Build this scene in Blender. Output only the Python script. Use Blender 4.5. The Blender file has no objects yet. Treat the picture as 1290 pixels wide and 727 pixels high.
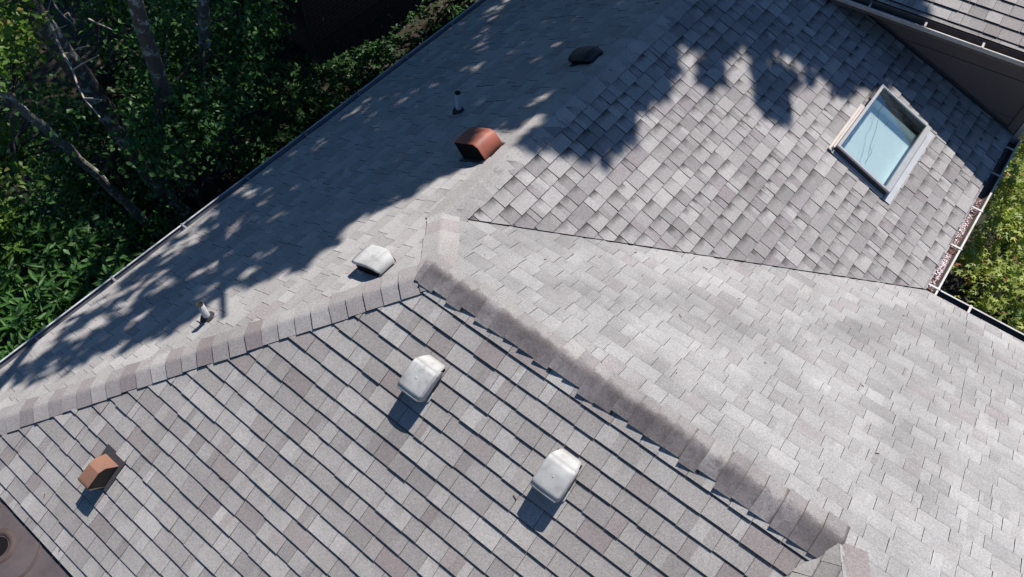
import bpy, math, random
import numpy as np
from mathutils import Vector, Matrix

random.seed(7); rng = np.random.default_rng(11)
scene = bpy.context.scene
COL = scene.collection

# ------------------------------------------------------------------ camera
PW, PH = 1290.0, 727.0
FOC = 934.5749
CAM_ROT = (0.58898457, -0.0140193, 0.66173118)
CAM_POS = np.array([2.29648099, -2.15602069, 4.42611460])
def rotm(rx, ry, rz):
    cx, sx, cy, sy, cz, sz = math.cos(rx), math.sin(rx), math.cos(ry), math.sin(ry), math.cos(rz), math.sin(rz)
    return (np.array([[cz,-sz,0],[sz,cz,0],[0,0,1]]) @ np.array([[cy,0,sy],[0,1,0],[-sy,0,cy]]) @ np.array([[1,0,0],[0,cx,-sx],[0,sx,cx]]))
RM = rotm(*CAM_ROT)
def ray(x, y):
    d = RM @ np.array([(x-PW/2)/FOC, -(y-PH/2)/FOC, -1.0]); return d/np.linalg.norm(d)
def at_z(x, y, z):
    d = ray(x, y); return CAM_POS + d*(z-CAM_POS[2])/d[2]
def project(P):
    q = (np.asarray(P)-CAM_POS) @ RM
    return np.stack([PW/2+FOC*q[...,0]/-q[...,2], PH/2-FOC*q[...,1]/-q[...,2]], -1), -q[...,2]
cam = bpy.data.cameras.new('camera'); cam.lens = 36*FOC/PW; cam.sensor_width = 36; cam.clip_end = 2000; cam.clip_start = .05
camo = bpy.data.objects.new('camera', cam); COL.objects.link(camo)
camo.location = CAM_POS; camo.rotation_euler = CAM_ROT; scene.camera = camo

# ------------------------------------------------------------------ light
SUN_AZ, SUN_EL = 5.0, 57.0
a_, e_ = math.radians(SUN_AZ), math.radians(SUN_EL)
SUN = np.array([math.sin(a_)*math.cos(e_), -math.cos(a_)*math.cos(e_), -math.sin(e_)])   # travel direction
sl = bpy.data.lights.new('sun', 'SUN'); sl.energy = 5.0; sl.angle = math.radians(.53); sl.color = (1, .95, .88)
so = bpy.data.objects.new('sun', sl); COL.objects.link(so)
so.rotation_euler = Vector(SUN).to_track_quat('-Z', 'Y').to_euler()
w = bpy.data.worlds.new('World'); scene.world = w; w.use_nodes = True
nt = w.node_tree; nt.nodes.clear()
sk = nt.nodes.new('ShaderNodeTexSky'); sk.sky_type = 'NISHITA'; sk.sun_disc = False
sk.sun_elevation = e_; sk.ozone_density = 3.5; sk.dust_density = .4
to = -SUN
sk.sun_rotation = math.atan2(to[0], to[1])
bg = nt.nodes.new('ShaderNodeBackground'); bg.inputs[1].default_value = .068
wo = nt.nodes.new('ShaderNodeOutputWorld')
hs_ = nt.nodes.new('ShaderNodeHueSaturation'); hs_.inputs['Saturation'].default_value = 1.24
nt.links.new(sk.outputs[0], hs_.inputs['Color']); nt.links.new(hs_.outputs[0], bg.inputs[0]); nt.links.new(bg.outputs[0], wo.inputs[0])
scene.view_settings.view_transform = 'Standard'; scene.view_settings.look = 'None'
scene.view_settings.exposure = 0.30; scene.view_settings.gamma = 1
scene.cycles.max_bounces = 6; scene.cycles.transparent_max_bounces = 8

# ------------------------------------------------------------------ materials
def newmat(name):
    m = bpy.data.materials.new(name); m.use_nodes = True
    b = m.node_tree.nodes['Principled BSDF']; return m, m.node_tree, b
def N(nt, t, **kw):
    n = nt.nodes.new(t)
    for k, v in kw.items(): setattr(n, k, v)
    return n
def noise(nt, scale, detail=3, rough=.55, co=None):
    n = N(nt, 'ShaderNodeTexNoise'); n.inputs['Scale'].default_value = scale; n.inputs['Detail'].default_value = detail; n.inputs['Roughness'].default_value = rough
    if co is not None: nt.links.new(co, n.inputs['Vector'])
    return n.outputs[0]
def ramp(nt, fac, stops):
    r = N(nt, 'ShaderNodeValToRGB'); cr = r.color_ramp
    while len(cr.elements) < len(stops): cr.elements.new(.5)
    for e, (p, c) in zip(cr.elements, stops):
        e.position = p; e.color = (c, c, c, 1) if not hasattr(c, '__len__') else (*c, 1)
    nt.links.new(fac, r.inputs[0]); return r.outputs[0]
def mix(nt, fac, a, b, mode='MIX'):
    m = N(nt, 'ShaderNodeMix', data_type='RGBA', blend_type=mode)
    for s, v in ((m.inputs[0], fac), (m.inputs[6], a), (m.inputs[7], b)):
        if isinstance(v, (int, float)): s.default_value = v
        elif isinstance(v, tuple): s.default_value = (*v, 1)
        else: nt.links.new(v, s)
    return m.outputs[2]
def math_(nt, op, a, b=0.0, c=None):
    m = N(nt, 'ShaderNodeMath', operation=op)
    for s, v in zip(m.inputs, (a, b, c)):
        if v is None: continue
        if isinstance(v, (int, float)): s.default_value = v
        else: nt.links.new(v, s)
    return m.outputs[0]
def objco(nt): return N(nt, 'ShaderNodeTexCoord').outputs['Object']
def bump(nt, b, h, strength, dist):
    n = N(nt, 'ShaderNodeBump'); n.inputs['Strength'].default_value = strength; n.inputs['Distance'].default_value = dist
    nt.links.new(h, n.inputs['Height']); nt.links.new(n.outputs[0], b.inputs['Normal'])

def simple(name, color, rough=.6, metal=0, var=.12, scale=9, spec=.4, grime=None):
    m, nt, b = newmat(name); co = objco(nt)
    f = noise(nt, scale, 5, .6, co)
    lo = tuple(c*(1-var) for c in color); hi = tuple(min(1, c*(1+var)) for c in color)
    c = mix(nt, ramp(nt, f, [(.3, 0.), (.7, 1.)]), lo, hi)
    if grime:
        g = ramp(nt, noise(nt, scale*.5, 6, .7, co), [(.42, 0.), (.66, 1.)])
        c = mix(nt, g, c, grime)
    nt.links.new(c, b.inputs['Base Color'])
    b.inputs['Roughness'].default_value = rough; b.inputs['Metallic'].default_value = metal; b.inputs['Specular IOR Level'].default_value = spec
    bump(nt, b, noise(nt, scale*12, 3, .6, co), .12, .004)
    return m

def shingle_mat(name, dark, light, mauve, band, weather=.5, corner=False, blotch=0., flank_tone=False, line=(.075,.42)):
    m, nt, b = newmat(name); co = objco(nt)
    at = N(nt, 'ShaderNodeAttribute', attribute_name='tab')
    sp = N(nt, 'ShaderNodeSeparateColor'); nt.links.new(at.outputs['Color'], sp.inputs[0])
    uv = N(nt, 'ShaderNodeAttribute', attribute_name='tuv')
    su = N(nt, 'ShaderNodeSeparateXYZ'); nt.links.new(uv.outputs['Vector'], su.inputs[0])
    c = mix(nt, sp.outputs[0], dark, light)
    hf = sp.outputs[1]; st = None
    if flank_tone:     # the dark tone keeps to one flank of the cap and its crest
        nz = math_(nt,'MULTIPLY',math_(nt,'SUBTRACT',noise(nt,22,5,.75,co),.5),.38)
        st = ramp(nt, math_(nt,'ADD',su.outputs[0],nz), [(.0,.6),(.42,1.),(.55,.75),(.68,.0)]); hf = math_(nt,'MULTIPLY',hf,st)
    c = mix(nt, hf, c, mauve)
    # darker granule band along the head of some tabs, softly fading (a blend in the shingle itself)
    n1 = noise(nt, 16, 4, .6, co)
    vv = math_(nt, 'ADD', su.outputs[1], math_(nt, 'MULTIPLY', math_(nt, 'SUBTRACT', n1, .5), .55))
    bd = ramp(nt, vv, [(.08, 1.), (.50, 0.)])
    bf = math_(nt, 'MULTIPLY', bd, math_(nt, 'MULTIPLY', sp.outputs[2], band))
    if corner: bf = math_(nt,'MULTIPLY',bf,ramp(nt, su.outputs[0], [(.15,1.),(.8,.35)]))
    c = mix(nt, bf, c, tuple(x*.34 for x in dark))
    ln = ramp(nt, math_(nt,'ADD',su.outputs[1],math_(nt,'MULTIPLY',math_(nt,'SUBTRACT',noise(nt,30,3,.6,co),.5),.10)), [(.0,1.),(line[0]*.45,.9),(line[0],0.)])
    c = mix(nt, math_(nt,'MULTIPLY',ln,line[1]), c, (.07,.062,.062))  # dirt line under each butt; front slope widens it, painting the butt shadow darker
    if blotch:
        bl = ramp(nt, noise(nt, 13, 5, .7, co), [(.46,0.),(.60,1.)])
        bb = math_(nt,'MULTIPLY',bl,blotch)
        c = mix(nt, math_(nt,'MULTIPLY',bb,st) if flank_tone else bb, c, mauve)
    # weathering, then granules
    wz = ramp(nt, noise(nt, 1.3, 5, .6, co), [(.3, 1-.22*weather), (.7, 1.+.1*weather)])
    c = mix(nt, 1., c, wz, 'MULTIPLY')
    g0 = noise(nt, 210, 2, .7, co)
    g = ramp(nt, g0, [(.28, .64), (.5, 1.), (.74, 1.30)])
    c = mix(nt, 1., c, g, 'MULTIPLY')
    g2 = ramp(nt, noise(nt, 75, 3, .75, co), [(.32, .80), (.68, 1.16)])
    c = mix(nt, 1., c, g2, 'MULTIPLY')
    nt.links.new(c, b.inputs['Base Color'])
    b.inputs['Roughness'].default_value = .92; b.inputs['Specular IOR Level'].default_value = .2
    bump(nt, b, g0, .5, .004)
    return m
MS = {
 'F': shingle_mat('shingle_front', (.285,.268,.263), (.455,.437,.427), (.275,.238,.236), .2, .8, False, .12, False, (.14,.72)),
 'L': shingle_mat('shingle_left', (.32,.308,.306), (.435,.42,.415), (.335,.30,.303), .12),
 'R': shingle_mat('shingle_right', (.295,.288,.293), (.39,.384,.388), (.315,.29,.298), .15, 1.3),
 'U': shingle_mat('shingle_wing', (.25,.240,.243), (.42,.406,.408), (.27,.243,.257), 1.15, .5, True),
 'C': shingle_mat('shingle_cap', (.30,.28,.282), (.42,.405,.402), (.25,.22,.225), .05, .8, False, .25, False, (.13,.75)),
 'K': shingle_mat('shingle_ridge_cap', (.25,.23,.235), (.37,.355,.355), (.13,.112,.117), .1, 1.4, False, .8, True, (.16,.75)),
 'P': shingle_mat('shingle_cap_pale', (.34,.325,.32), (.46,.445,.44), (.33,.29,.295), .1, .8),
}
M_EDGE = simple('asphalt_edge', (.022,.021,.022), .95, spec=.1)
M_DECK = simple('roof_underlay', (.035,.033,.033), .95, spec=.1)
M_WHITE = simple('white_trim', (.50,.50,.51), .5, var=.15, grime=(.30,.27,.25))
M_GUT = simple('gutter_brown', (.13,.10,.09), .6, var=.2)
M_GRAYGUT = simple('gutter_grey', (.20,.20,.22), .5, var=.15)
M_WALL = None
def wallmat():
    m, nt, b = newmat('siding'); co = objco(nt)
    c = mix(nt, noise(nt, 3, 5, .6, co), (.11,.088,.085), (.15,.12,.117))
    nt.links.new(c, b.inputs['Base Color']); b.inputs['Roughness'].default_value = .75
    bump(nt, b, noise(nt, 60, 3, .6, co), .15, .004); return m
M_WALL = wallmat()
M_VENTW = simple('vent_white', (.52,.52,.52), .65, var=.14, scale=14, grime=(.30,.30,.298))
M_VENTB = simple('vent_black', (.03,.03,.033), .5)
M_SCREEN = simple('vent_screen', (.008,.008,.009), .9, spec=.1)
M_RED = simple('vent_rust_red', (.36,.115,.075), .55, var=.15, scale=8, grime=(.22,.07,.05))
M_BROWN = simple('vent_copper_brown', (.27,.135,.09), .6, var=.12, grime=(.20,.11,.08))
M_BROWND = simple('vent_dark_brown', (.045,.036,.03), .6)
M_FLASHD = simple('flashing_dark', (.05,.05,.055), .5)
M_PIPE = simple('pipe_grey', (.50,.52,.54), .5, var=.12, grime=(.3,.3,.3))
M_LEAD = simple('flashing_pale', (.42,.43,.46), .45, var=.08)
M_RUBBER = simple('rubber_boot', (.03,.03,.03), .8)
M_RUST = simple('rust_brown', (.16,.09,.06), .8, var=.3)
M_MEMB = simple('membrane', (.068,.056,.060), .7, var=.15, scale=5, grime=(.088,.073,.077))
M_MEMB2 = simple('membrane_seam', (.068,.047,.046), .7, var=.2)
M_FRAME = simple('frame_aluminium', (.46,.46,.47), .38, metal=.35, var=.08)
M_CURB = simple('skylight_curb', (.05,.05,.058), .5)
M_WELL = simple('drywall', (.80,.86,.87), .8, var=.03)
M_CREAM = simple('cream_flashing', (.50,.46,.43), .6, var=.1)
M_PANE_LINE = simple('pane_line_dark', (.05,.07,.08), .9, spec=0)

def brickmat():
    m, nt, b = newmat('brick'); co = N(nt, 'ShaderNodeTexCoord').outputs['UV']
    br = N(nt, 'ShaderNodeTexBrick'); nt.links.new(co, br.inputs['Vector'])
    br.inputs['Color1'].default_value = (.15,.055,.05,1); br.inputs['Color2'].default_value = (.10,.04,.038,1); br.inputs['Mortar'].default_value = (.06,.045,.045,1)
    br.inputs['Scale'].default_value = 1; br.inputs['Brick Width'].default_value = .22; br.inputs['Row Height'].default_value = .075; br.inputs['Mortar Size'].default_value = .010
    nt.links.new(br.outputs[0], b.inputs['Base Color']); b.inputs['Roughness'].default_value = .9
    bump(nt, b, br.outputs[1], .5, -.01); return m
M_BRICK = brickmat()

def leafmat(name, lo, hi, alt=None, altp=.08, trans=.35, rough=.45):
    m, nt, b = newmat(name)
    at = N(nt, 'ShaderNodeAttribute', attribute_name='leaf')
    sp = N(nt, 'ShaderNodeSeparateColor'); nt.links.new(at.outputs['Color'], sp.inputs[0])
    c = mix(nt, sp.outputs[0], lo, hi)
    if alt:
        c = mix(nt, ramp(nt, sp.outputs[1], [(1-altp-.01, 0.), (1-altp+.01, 1.)]), c, alt)
    nt.links.new(c, b.inputs['Base Color']); b.inputs['Roughness'].default_value = rough; b.inputs['Specular IOR Level'].default_value = .35
    tr = N(nt, 'ShaderNodeBsdfTranslucent'); nt.links.new(mix(nt, 1., c, (1.25,1.4,.6), 'MULTIPLY'), tr.inputs[0])
    mx = N(nt, 'ShaderNodeMixShader'); mx.inputs[0].default_value = trans
    nt.links.new(b.outputs[0], mx.inputs[1]); nt.links.new(tr.outputs[0], mx.inputs[2])
    out = [n for n in nt.nodes if n.type == 'OUTPUT_MATERIAL'][0]; nt.links.new(mx.outputs[0], out.inputs[0]); return m
ML_DARK = leafmat('leaf_dark', (.036,.10,.030), (.072,.17,.045))
ML_MID = leafmat('leaf_mid', (.032,.095,.022), (.075,.18,.042))
ML_LIT = leafmat('leaf_light', (.07,.15,.025), (.16,.26,.05), (.22,.19,.04), .05)
ML_MAPLE = leafmat('leaf_maple', (.18,.26,.05), (.42,.47,.13), (.30,.11,.06), .03, trans=.3)
ML_SHADE = leafmat('leaf_canopy', (.03,.08,.02), (.06,.13,.03), trans=.12)
def barkmat(name, c1, c2, c3, sc=6):
    m, nt, b = newmat(name); co = objco(nt)
    c = mix(nt, noise(nt, sc*2, 5, .7, co), c1, c2)
    c = mix(nt, ramp(nt, noise(nt, sc, 5, .75, co), [(.52, 0.), (.62, 1.)]), c, c3)
    nt.links.new(c, b.inputs['Base Color']); b.inputs['Roughness'].default_value = .95; b.inputs['Specular IOR Level'].default_value = .1
    bump(nt, b, noise(nt, sc*7, 5, .7, co), .6, .02); return m
M_BARK = barkmat('bark_lichen', (.09,.076,.066), (.17,.148,.13), (.52,.53,.51))
M_BARKW = barkmat('bark_pale', (.15,.14,.125), (.25,.235,.21), (.66,.66,.63), 9)
M_BARKD = barkmat('bark_dark', (.04,.033,.028), (.085,.07,.06), (.13,.125,.11))
M_DEADW = simple('dead_wood', (.36,.31,.26), .9)

# ------------------------------------------------------------------ object helpers
def tag(o, label=None, cat=None, group=None, kind=None):
    if label: o['label'] = label
    if cat: o['category'] = cat
    if group: o['group'] = group
    if kind: o['kind'] = kind
    return o
def empty(name, loc=(0,0,0), label=None, cat=None, group=None):
    o = bpy.data.objects.new(name, None); COL.objects.link(o); o.location = loc; o.empty_display_size = .1
    return tag(o, label, cat, group)
class MB:
    def __init__(s): s.v=[]; s.f=[]; s.m=[]; s.smooth=[]; s.tab=[]; s.tuv=[]
    def add(s, vs, fs, m=0, smooth=False):
        o = len(s.v); s.v += [tuple(float(c) for c in p) for p in vs]
        for f in fs: s.f.append(tuple(o+i for i in f)); s.m.append(m); s.smooth.append(smooth)
    def box(s, c, u, v, n, du, dv, dn, m=0):      # centre, axes, half sizes
        c = np.asarray(c,float); P = []
        for k in (-1,1):
            for a,b in ((-1,-1),(1,-1),(1,1),(-1,1)): P.append(c+a*du*np.asarray(u)+b*dv*np.asarray(v)+k*dn*np.asarray(n))
        s.add(P, [(3,2,1,0),(4,5,6,7),(0,1,5,4),(1,2,6,5),(2,3,7,6),(3,0,4,7)], m)
    def tube(s, pts, rad, seg=8, m=0, cap=True, jit=0.0):
        pts = [np.asarray(p,float) for p in pts]; rings = []
        prev = None
        for i,p in enumerate(pts):
            t = pts[min(i+1,len(pts)-1)]-pts[max(i-1,0)]; t /= (np.linalg.norm(t)+1e-9)
            ref = prev if prev is not None else (np.array([0,0,1.]) if abs(t[2])<.9 else np.array([1.,0,0]))
            x = ref - t*(ref@t); x /= (np.linalg.norm(x)+1e-9); y = np.cross(t,x); prev = x
            r = rad[i] if hasattr(rad,'__len__') else rad
            rings.append([p+r*(1+(random.uniform(-jit,jit) if jit else 0))*(math.cos(2*math.pi*k/seg)*x+math.sin(2*math.pi*k/seg)*y) for k in range(seg)])
        V = [q for r in rings for q in r]; F = []
        for i in range(len(rings)-1):
            for k in range(seg):
                a=i*seg+k; b=i*seg+(k+1)%seg; F.append((a,b,b+seg,a+seg))
        s.add(V, F, m, True)
        if cap: s.add(rings[0], [tuple(range(seg))[::-1]], m); s.add(rings[-1], [tuple(range(seg))], m)
    def build(s, name, mats, parent=None):
        me = bpy.data.meshes.new(name); me.from_pydata(s.v, [], s.f)
        for mt in (mats if isinstance(mats,(list,tuple)) else [mats]): me.materials.append(mt)
        me.polygons.foreach_set('material_index', s.m); me.polygons.foreach_set('use_smooth', s.smooth)
        if s.tab:
            a = me.attributes.new('tab','FLOAT_COLOR','CORNER'); a.data.foreach_set('color', np.asarray(s.tab,dtype=np.float32).ravel())
            b = me.attributes.new('tuv','FLOAT_VECTOR','CORNER'); b.data.foreach_set('vector', np.asarray(s.tuv,dtype=np.float32).ravel())
        me.update()
        o = bpy.data.objects.new(name, me); COL.objects.link(o)
        if parent is not None:
            o.parent = parent; o.matrix_parent_inverse = Matrix.Translation(-Vector(world_loc(parent)))
        return o
def world_loc(o):
    l = Vector(o.location)
    return l if o.parent is None else Vector(o.location) + o.matrix_parent_inverse.translation + Vector(world_loc(o.parent)) if o.parent else l

def ring(mb,c,prof,seg=56,m=0,wob=0.):
    V=[];F=[];n=len(prof)
    for k in range(seg):
        a=2*math.pi*k/seg; ww=1+wob*math.sin(3*a+1)+wob*.6*math.sin(7*a)
        for r,z in prof: V.append((c[0]+r*ww*math.cos(a),c[1]+r*ww*math.sin(a),c[2]+z))
    for k in range(seg):
        for i in range(n-1):
            a=k*n+i;b=((k+1)%seg)*n+i; F.append((a,b,b+1,a+1))
    mb.add(V,F,m,True)

# ------------------------------------------------------------------ roof geometry (metres; the peak A is the origin)
TF, TL, TR, TU, TH = .5395, .5613, .4423, .3791, 1.2
WL = 3.5291; WF = 3.1419; LEN = 3.1333; XC = 3.0810
A = np.zeros(3); A2 = np.array([LEN,0,0.])
B = np.array([-.43946858, .55771135, -.2466791])
C = np.array([XC, 3.57545475, -1.58144522])
HT = A2 + .9*np.array([1,-TH/TR,TH])
GROUND = -4.8
def unit(v): v = np.asarray(v,float); return v/np.linalg.norm(v)
class Plane:
    def __init__(s, o, u, v):
        s.o=np.asarray(o,float); s.u=unit(u); s.v=unit(v); s.n=np.cross(s.u,s.v)
        if s.n[2]<0: s.u=-s.u; s.n=-s.n
    def to2(s,P): d=np.asarray(P)-s.o; return np.array([d@s.u, d@s.v])
    def p(s,a,b,h=0.): return s.o+a*s.u+b*s.v+h*s.n
    def hit(s,x,y,h=0.):
        d=ray(x,y); k=(s.n@(s.o+s.n*h-CAM_POS))/(s.n@d); return CAM_POS+k*d
PF = Plane(A,(1,0,0),(0,-1,-TF)); PL = Plane(A,(0,1,0),(-1,0,-TL)); PR = Plane(A,(1,0,0),(0,1,-TR))
PU = Plane(B,(0,1,0),(1,0,-TU)); PHp = Plane(A2,(0,1,0),(-1,0,-TH))

def clip(poly, a, b):         # keep the left side of a->b
    out=[]
    n = np.array([-(b-a)[1],(b-a)[0]])
    for i in range(len(poly)):
        p,q = poly[i],poly[(i+1)%len(poly)]; dp=(p-a)@n; dq=(q-a)@n
        if dp>=0: out.append(p)
        if dp*dq<0: out.append(p+(q-p)*dp/(dp-dq))
    return out
def inside(poly,p):
    for i in range(len(poly)):
        a,b=poly[i],poly[(i+1)%len(poly)]
        if (b-a)[0]*(p-a)[1]-(b-a)[1]*(p-a)[0] < 0: return False
    return True
EXPO = .143
def ccw(P):
    ar = sum(P[i][0]*P[(i+1)%len(P)][1]-P[(i+1)%len(P)][0]*P[i][1] for i in range(len(P)))
    return P if ar>0 else P[::-1]

def shingle_roof(name, pl, polys, mat, parent, thick=(.005,.010), holes=(), seed=1, v0=0., mauve_p=.16, wmean=.17, gap=.003, lift=0., jag=.0025, soft=()):
    R = random.Random(seed); mb = MB()
    tabs=[]; tuvs=[]
    def addface(vs, m, colour, uvs):
        o=len(mb.v); mb.v += [tuple(float(c) for c in p) for p in vs]
        mb.f.append(tuple(range(o,o+len(vs)))); mb.m.append(m); mb.smooth.append(False)
        for q in uvs: mb.tab.append((*colour,1)); mb.tuv.append((q[0],q[1],0))
    for poly3 in polys:
        poly = ccw([pl.to2(p) for p in poly3])
        sl2=[(pl.to2(a),unit(pl.to2(b)-pl.to2(a))) for a,b in soft]
        us=[p[0] for p in poly]; vs=[p[1] for p in poly]
        k0=math.floor((min(vs)-v0)/EXPO); k1=math.ceil((max(vs)-v0)/EXPO)
        for k in range(k0,k1):
            rk = random.Random(seed*1000+k)
            va=v0+k*EXPO; vb=va+EXPO
            u=min(us)-1.2+rk.uniform(0,.3); prevt=False
            while u<max(us)+.1:
                wd=max(.06,rk.gauss(wmean,wmean*.3)); tooth = (not prevt) if rk.random()<.75 else prevt; prevt=tooth
                t = (thick[1] if tooth else thick[0])*rk.uniform(.85,1.15)+lift
                blocks=[(0,1)]
                r=rk.random()
                if r<.40: c=rk.uniform(.3,.7); blocks=[(0,c),(c,1)]
                elif r<.5: blocks=[(0,.3),(.3,.65),(.65,1)]
                base = rk.betavariate(1.7,1.5); mv = rk.random()
                vj=rk.uniform(-jag,jag); tj=rk.uniform(-.0008,.0008)
                for bi,(b0,b1) in enumerate(blocks):
                    tone=min(1,max(0,base+rk.uniform(-.35,.35)*(len(blocks)>1)))
                    hue = rk.uniform(.4,.95) if mv<mauve_p else rk.uniform(0,.12)
                    if len(blocks)>1 and rk.random()<.5 and mv<mauve_p: hue=.05
                    col=(tone,hue,rk.random()**.6 if rk.random()<.8 else 0.)
                    g0=gap/2 if b0==0 else 0.; g1=gap/2 if b1==1 else 0.
                    ua=u+b0*wd+g0; ub=u+b1*wd-g1
                    q=[np.array([ua,va-.002]),np.array([ub,va-.002]),np.array([ub,vb+vj+tj]),np.array([ua,vb+vj])]
                    cut = q
                    for i in range(len(poly)):
                        cut=clip(cut,poly[i],poly[(i+1)%len(poly)])
                        if len(cut)<3: break
                    if len(cut)<3: continue
                    pieces=[cut]
                    for hl in holes:      # rectangular opening u0,u1,v0,v1
                        cx=[np.array([hl[0],hl[2]]),np.array([hl[1],hl[2]]),np.array([hl[1],hl[3]]),np.array([hl[0],hl[3]])]
                        nw=[]
                        for pc in pieces:
                            rem=pc
                            for i in range(4):
                                a,b=cx[i],cx[(i+1)%4]
                                o_=clip(rem,b,a)
                                if len(o_)>=3: nw.append(o_)
                                rem=clip(rem,a,b)
                                if len(rem)<3: break
                        pieces=nw
                    for pc in pieces:
                        sf=lambda p: min([1.]+[max(.25,abs((p-a_)[0]*d_[1]-(p-a_)[1]*d_[0])/.13) for a_,d_ in sl2])
                        ht=lambda p: lift+max(0.,(p[1]-va)/EXPO)*(t-lift)*sf(p)
                        top=[pl.p(p[0],p[1],ht(p)) for p in pc]; bot=[pl.p(p[0],p[1],-.012) for p in pc]
                        fr=[((p[0]-u)/wd,(p[1]-va)/EXPO) for p in pc]
                        addface(top,0,col,fr)
                        for i in range(len(pc)):
                            j=(i+1)%len(pc)
                            # inner seams of one tab have no visible edge
                            addface([bot[i],bot[j],top[j],top[i]],1,col,[fr[i],fr[j],fr[j],fr[i]])
                u+=wd
        # underlay
        quads=[poly]
        for hl in holes:
            cx=[np.array([hl[0],hl[2]]),np.array([hl[1],hl[2]]),np.array([hl[1],hl[3]]),np.array([hl[0],hl[3]])]
            nw=[]
            for pc in quads:
                rem=pc
                for i in range(4):
                    a,b=cx[i],cx[(i+1)%4]
                    o_=clip(rem,b,a)
                    if len(o_)>=3: nw.append(o_)
                    rem=clip(rem,a,b)
            quads=nw
        for q in quads: addface([pl.p(p[0],p[1],-.010+lift*.3) for p in q],2,(0,0,0),[(0,0)]*len(q))
    return mb.build(name,[mat,M_EDGE,M_DECK],parent)

def cap_run(name, P0, P1, nl, nr, mat, parent, expo=.15, width=.15, butt=.022, head=.011, seed=3, mauve=.3, wob=.004, rnd=.05):
    """bent cap shingles lapped from P1 (upper) so that each butt faces P0's far end -> towards P1"""
    R=random.Random(seed); P0=np.asarray(P0,float); P1=np.asarray(P1,float); t=unit(P1-P0); L=np.linalg.norm(P1-P0)
    dl=np.cross(nl,t); dr=np.cross(t,nr)
    if dl[2]>0: dl=-dl
    if dr[2]>0: dr=-dr
    nm=unit(nl+nr); mb=MB()
    def sect(pos,h,wl,wr,skew):
        S=[]
        for d in (-1,-.72,-.45,-.16):
            S.append(P0+t*(pos+skew*abs(d))+dl*(wl*-d)+nl*h)
        a=S[-1]; b_=P0+t*(pos+skew*.16)+dr*(wr*.16)+nr*h; c=P0+t*pos+nm*(h*1.0+.004)
        for q in (.33,.66): S.append((1-q)**2*a+2*q*(1-q)*c+q*q*b_)
        for d in (.16,.45,.72,1): S.append(P0+t*(pos+skew*abs(d))+dr*(wr*d)+nr*h)
        return S
    n=int(L/expo)+1
    for k in range(n):
        a=k*expo; b=min(L,(k+1)*expo)+.004
        if b-a<.02: continue
        wl=width+R.uniform(-wob,wob)*2; wr=width+R.uniform(-wob,wob)*2; sk=R.uniform(-.008,.008)
        h1=butt+R.uniform(-.003,.005)
        s0=sect(a-.01,head,wl,wr,sk); s1=sect(b,h1,wl,wr,sk); z0=sect(b,-.004,wl,wr,sk)
        c=(R.betavariate(1.5,1.5), R.uniform(.55,1) if R.random()<mauve else R.uniform(0,.25), R.random())
        m=len(s0); o=len(mb.v); mb.v+= [tuple(map(float,p)) for p in s0+s1+z0]
        e0=sect(a-.01,-.01,wl,wr,sk); mb.v+=[tuple(map(float,p)) for p in (e0[0],e0[-1])]; w_=len(mb.v); mb.v+=[tuple(map(float,p)) for p in s1]+[tuple(map(float,p)) for p in (s0[0],s0[-1])]
        for i in range(m-1):
            mb.f.append((o+i,o+i+1,o+m+i+1,o+m+i)); mb.m.append(0); mb.smooth.append(True)
            mb.f.append((w_+i,w_+i+1,o+2*m+i+1,o+2*m+i)); mb.m.append(1); mb.smooth.append(False)
            for fr in ((i/m,0),((i+1)/m,0),((i+1)/m,1),(i/m,1)): mb.tab.append((*c,1)); mb.tuv.append((fr[0],fr[1],0))
            for _ in range(4): mb.tab.append((*c,1)); mb.tuv.append((0,0,0))
        for (x0,x1,x2,x3) in ((w_+m,w_,o+2*m,o+3*m),(w_+m+1,w_+m-1,o+3*m-1,o+3*m+1)):
            mb.f.append((x0,x1,x2,x3)); mb.m.append(1); mb.smooth.append(False)
            for _ in range(4): mb.tab.append((*c,1)); mb.tuv.append((0,0,0))
    return mb.build(name,[mat,M_EDGE],parent)

# ------------------------------------------------------------------ HOUSE
house = empty('house',(0,0,GROUND),'house with grey shingled hip and gable roofs filling most of the picture','house')
y_end = 8.2
EAVE_L = np.array([-WL,0,-WL*TL])
def onL(x,y): return np.array([x,y,TL*x])
def onR(x,y): return np.array([x,y,-TR*y])
def onF(x,y): return np.array([x,y,TF*y])
def onU(x,y): return np.array([x,y,B[2]-TU*(x-B[0])])
def onH(x,y): return np.array([x,y,TH*(x-LEN)])
kF = WL*TL/TF
hipend = np.array([-WF*TF/TL, -WF, -WF*TF])
valleyend = np.array([LEN-WF*TF/TH,-WF,-WF*TF])
# front slope
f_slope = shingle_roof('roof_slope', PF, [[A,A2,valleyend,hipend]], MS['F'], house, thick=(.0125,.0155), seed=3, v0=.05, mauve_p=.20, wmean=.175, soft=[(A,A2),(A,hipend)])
tag(f_slope,'front roof slope with bold dark course lines')
# left slope, in two convex pieces
l_slope = shingle_roof('roof_slope', PL, [[A, B, onL(-WL,B[1]), onL(-WL,-WL*TL/TF)],
                                [B, onL(B[0],y_end), onL(-WL,y_end), onL(-WL,B[1])]], MS['L'], house, thick=(.003,.007), seed=5, v0=.03, mauve_p=.10, wmean=.19, soft=[(A,hipend),(A,B),(B,B+np.array([0,1.,0]))])
tag(l_slope,'long left roof slope under tree shadow')
r_slope = shingle_roof('roof_slope', PR, [[A, onR(6.5,0), onR(6.5,C[1]), C, B],
                                [A2, HT, onR(6.5,HT[1]), onR(6.5,0)]], MS['R'], house, thick=(.003,.007), seed=8, v0=0., mauve_p=.09, wmean=.18, soft=[(A,A2),(A,B)])
tag(r_slope,'pale right roof slope in full sun')
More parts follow.
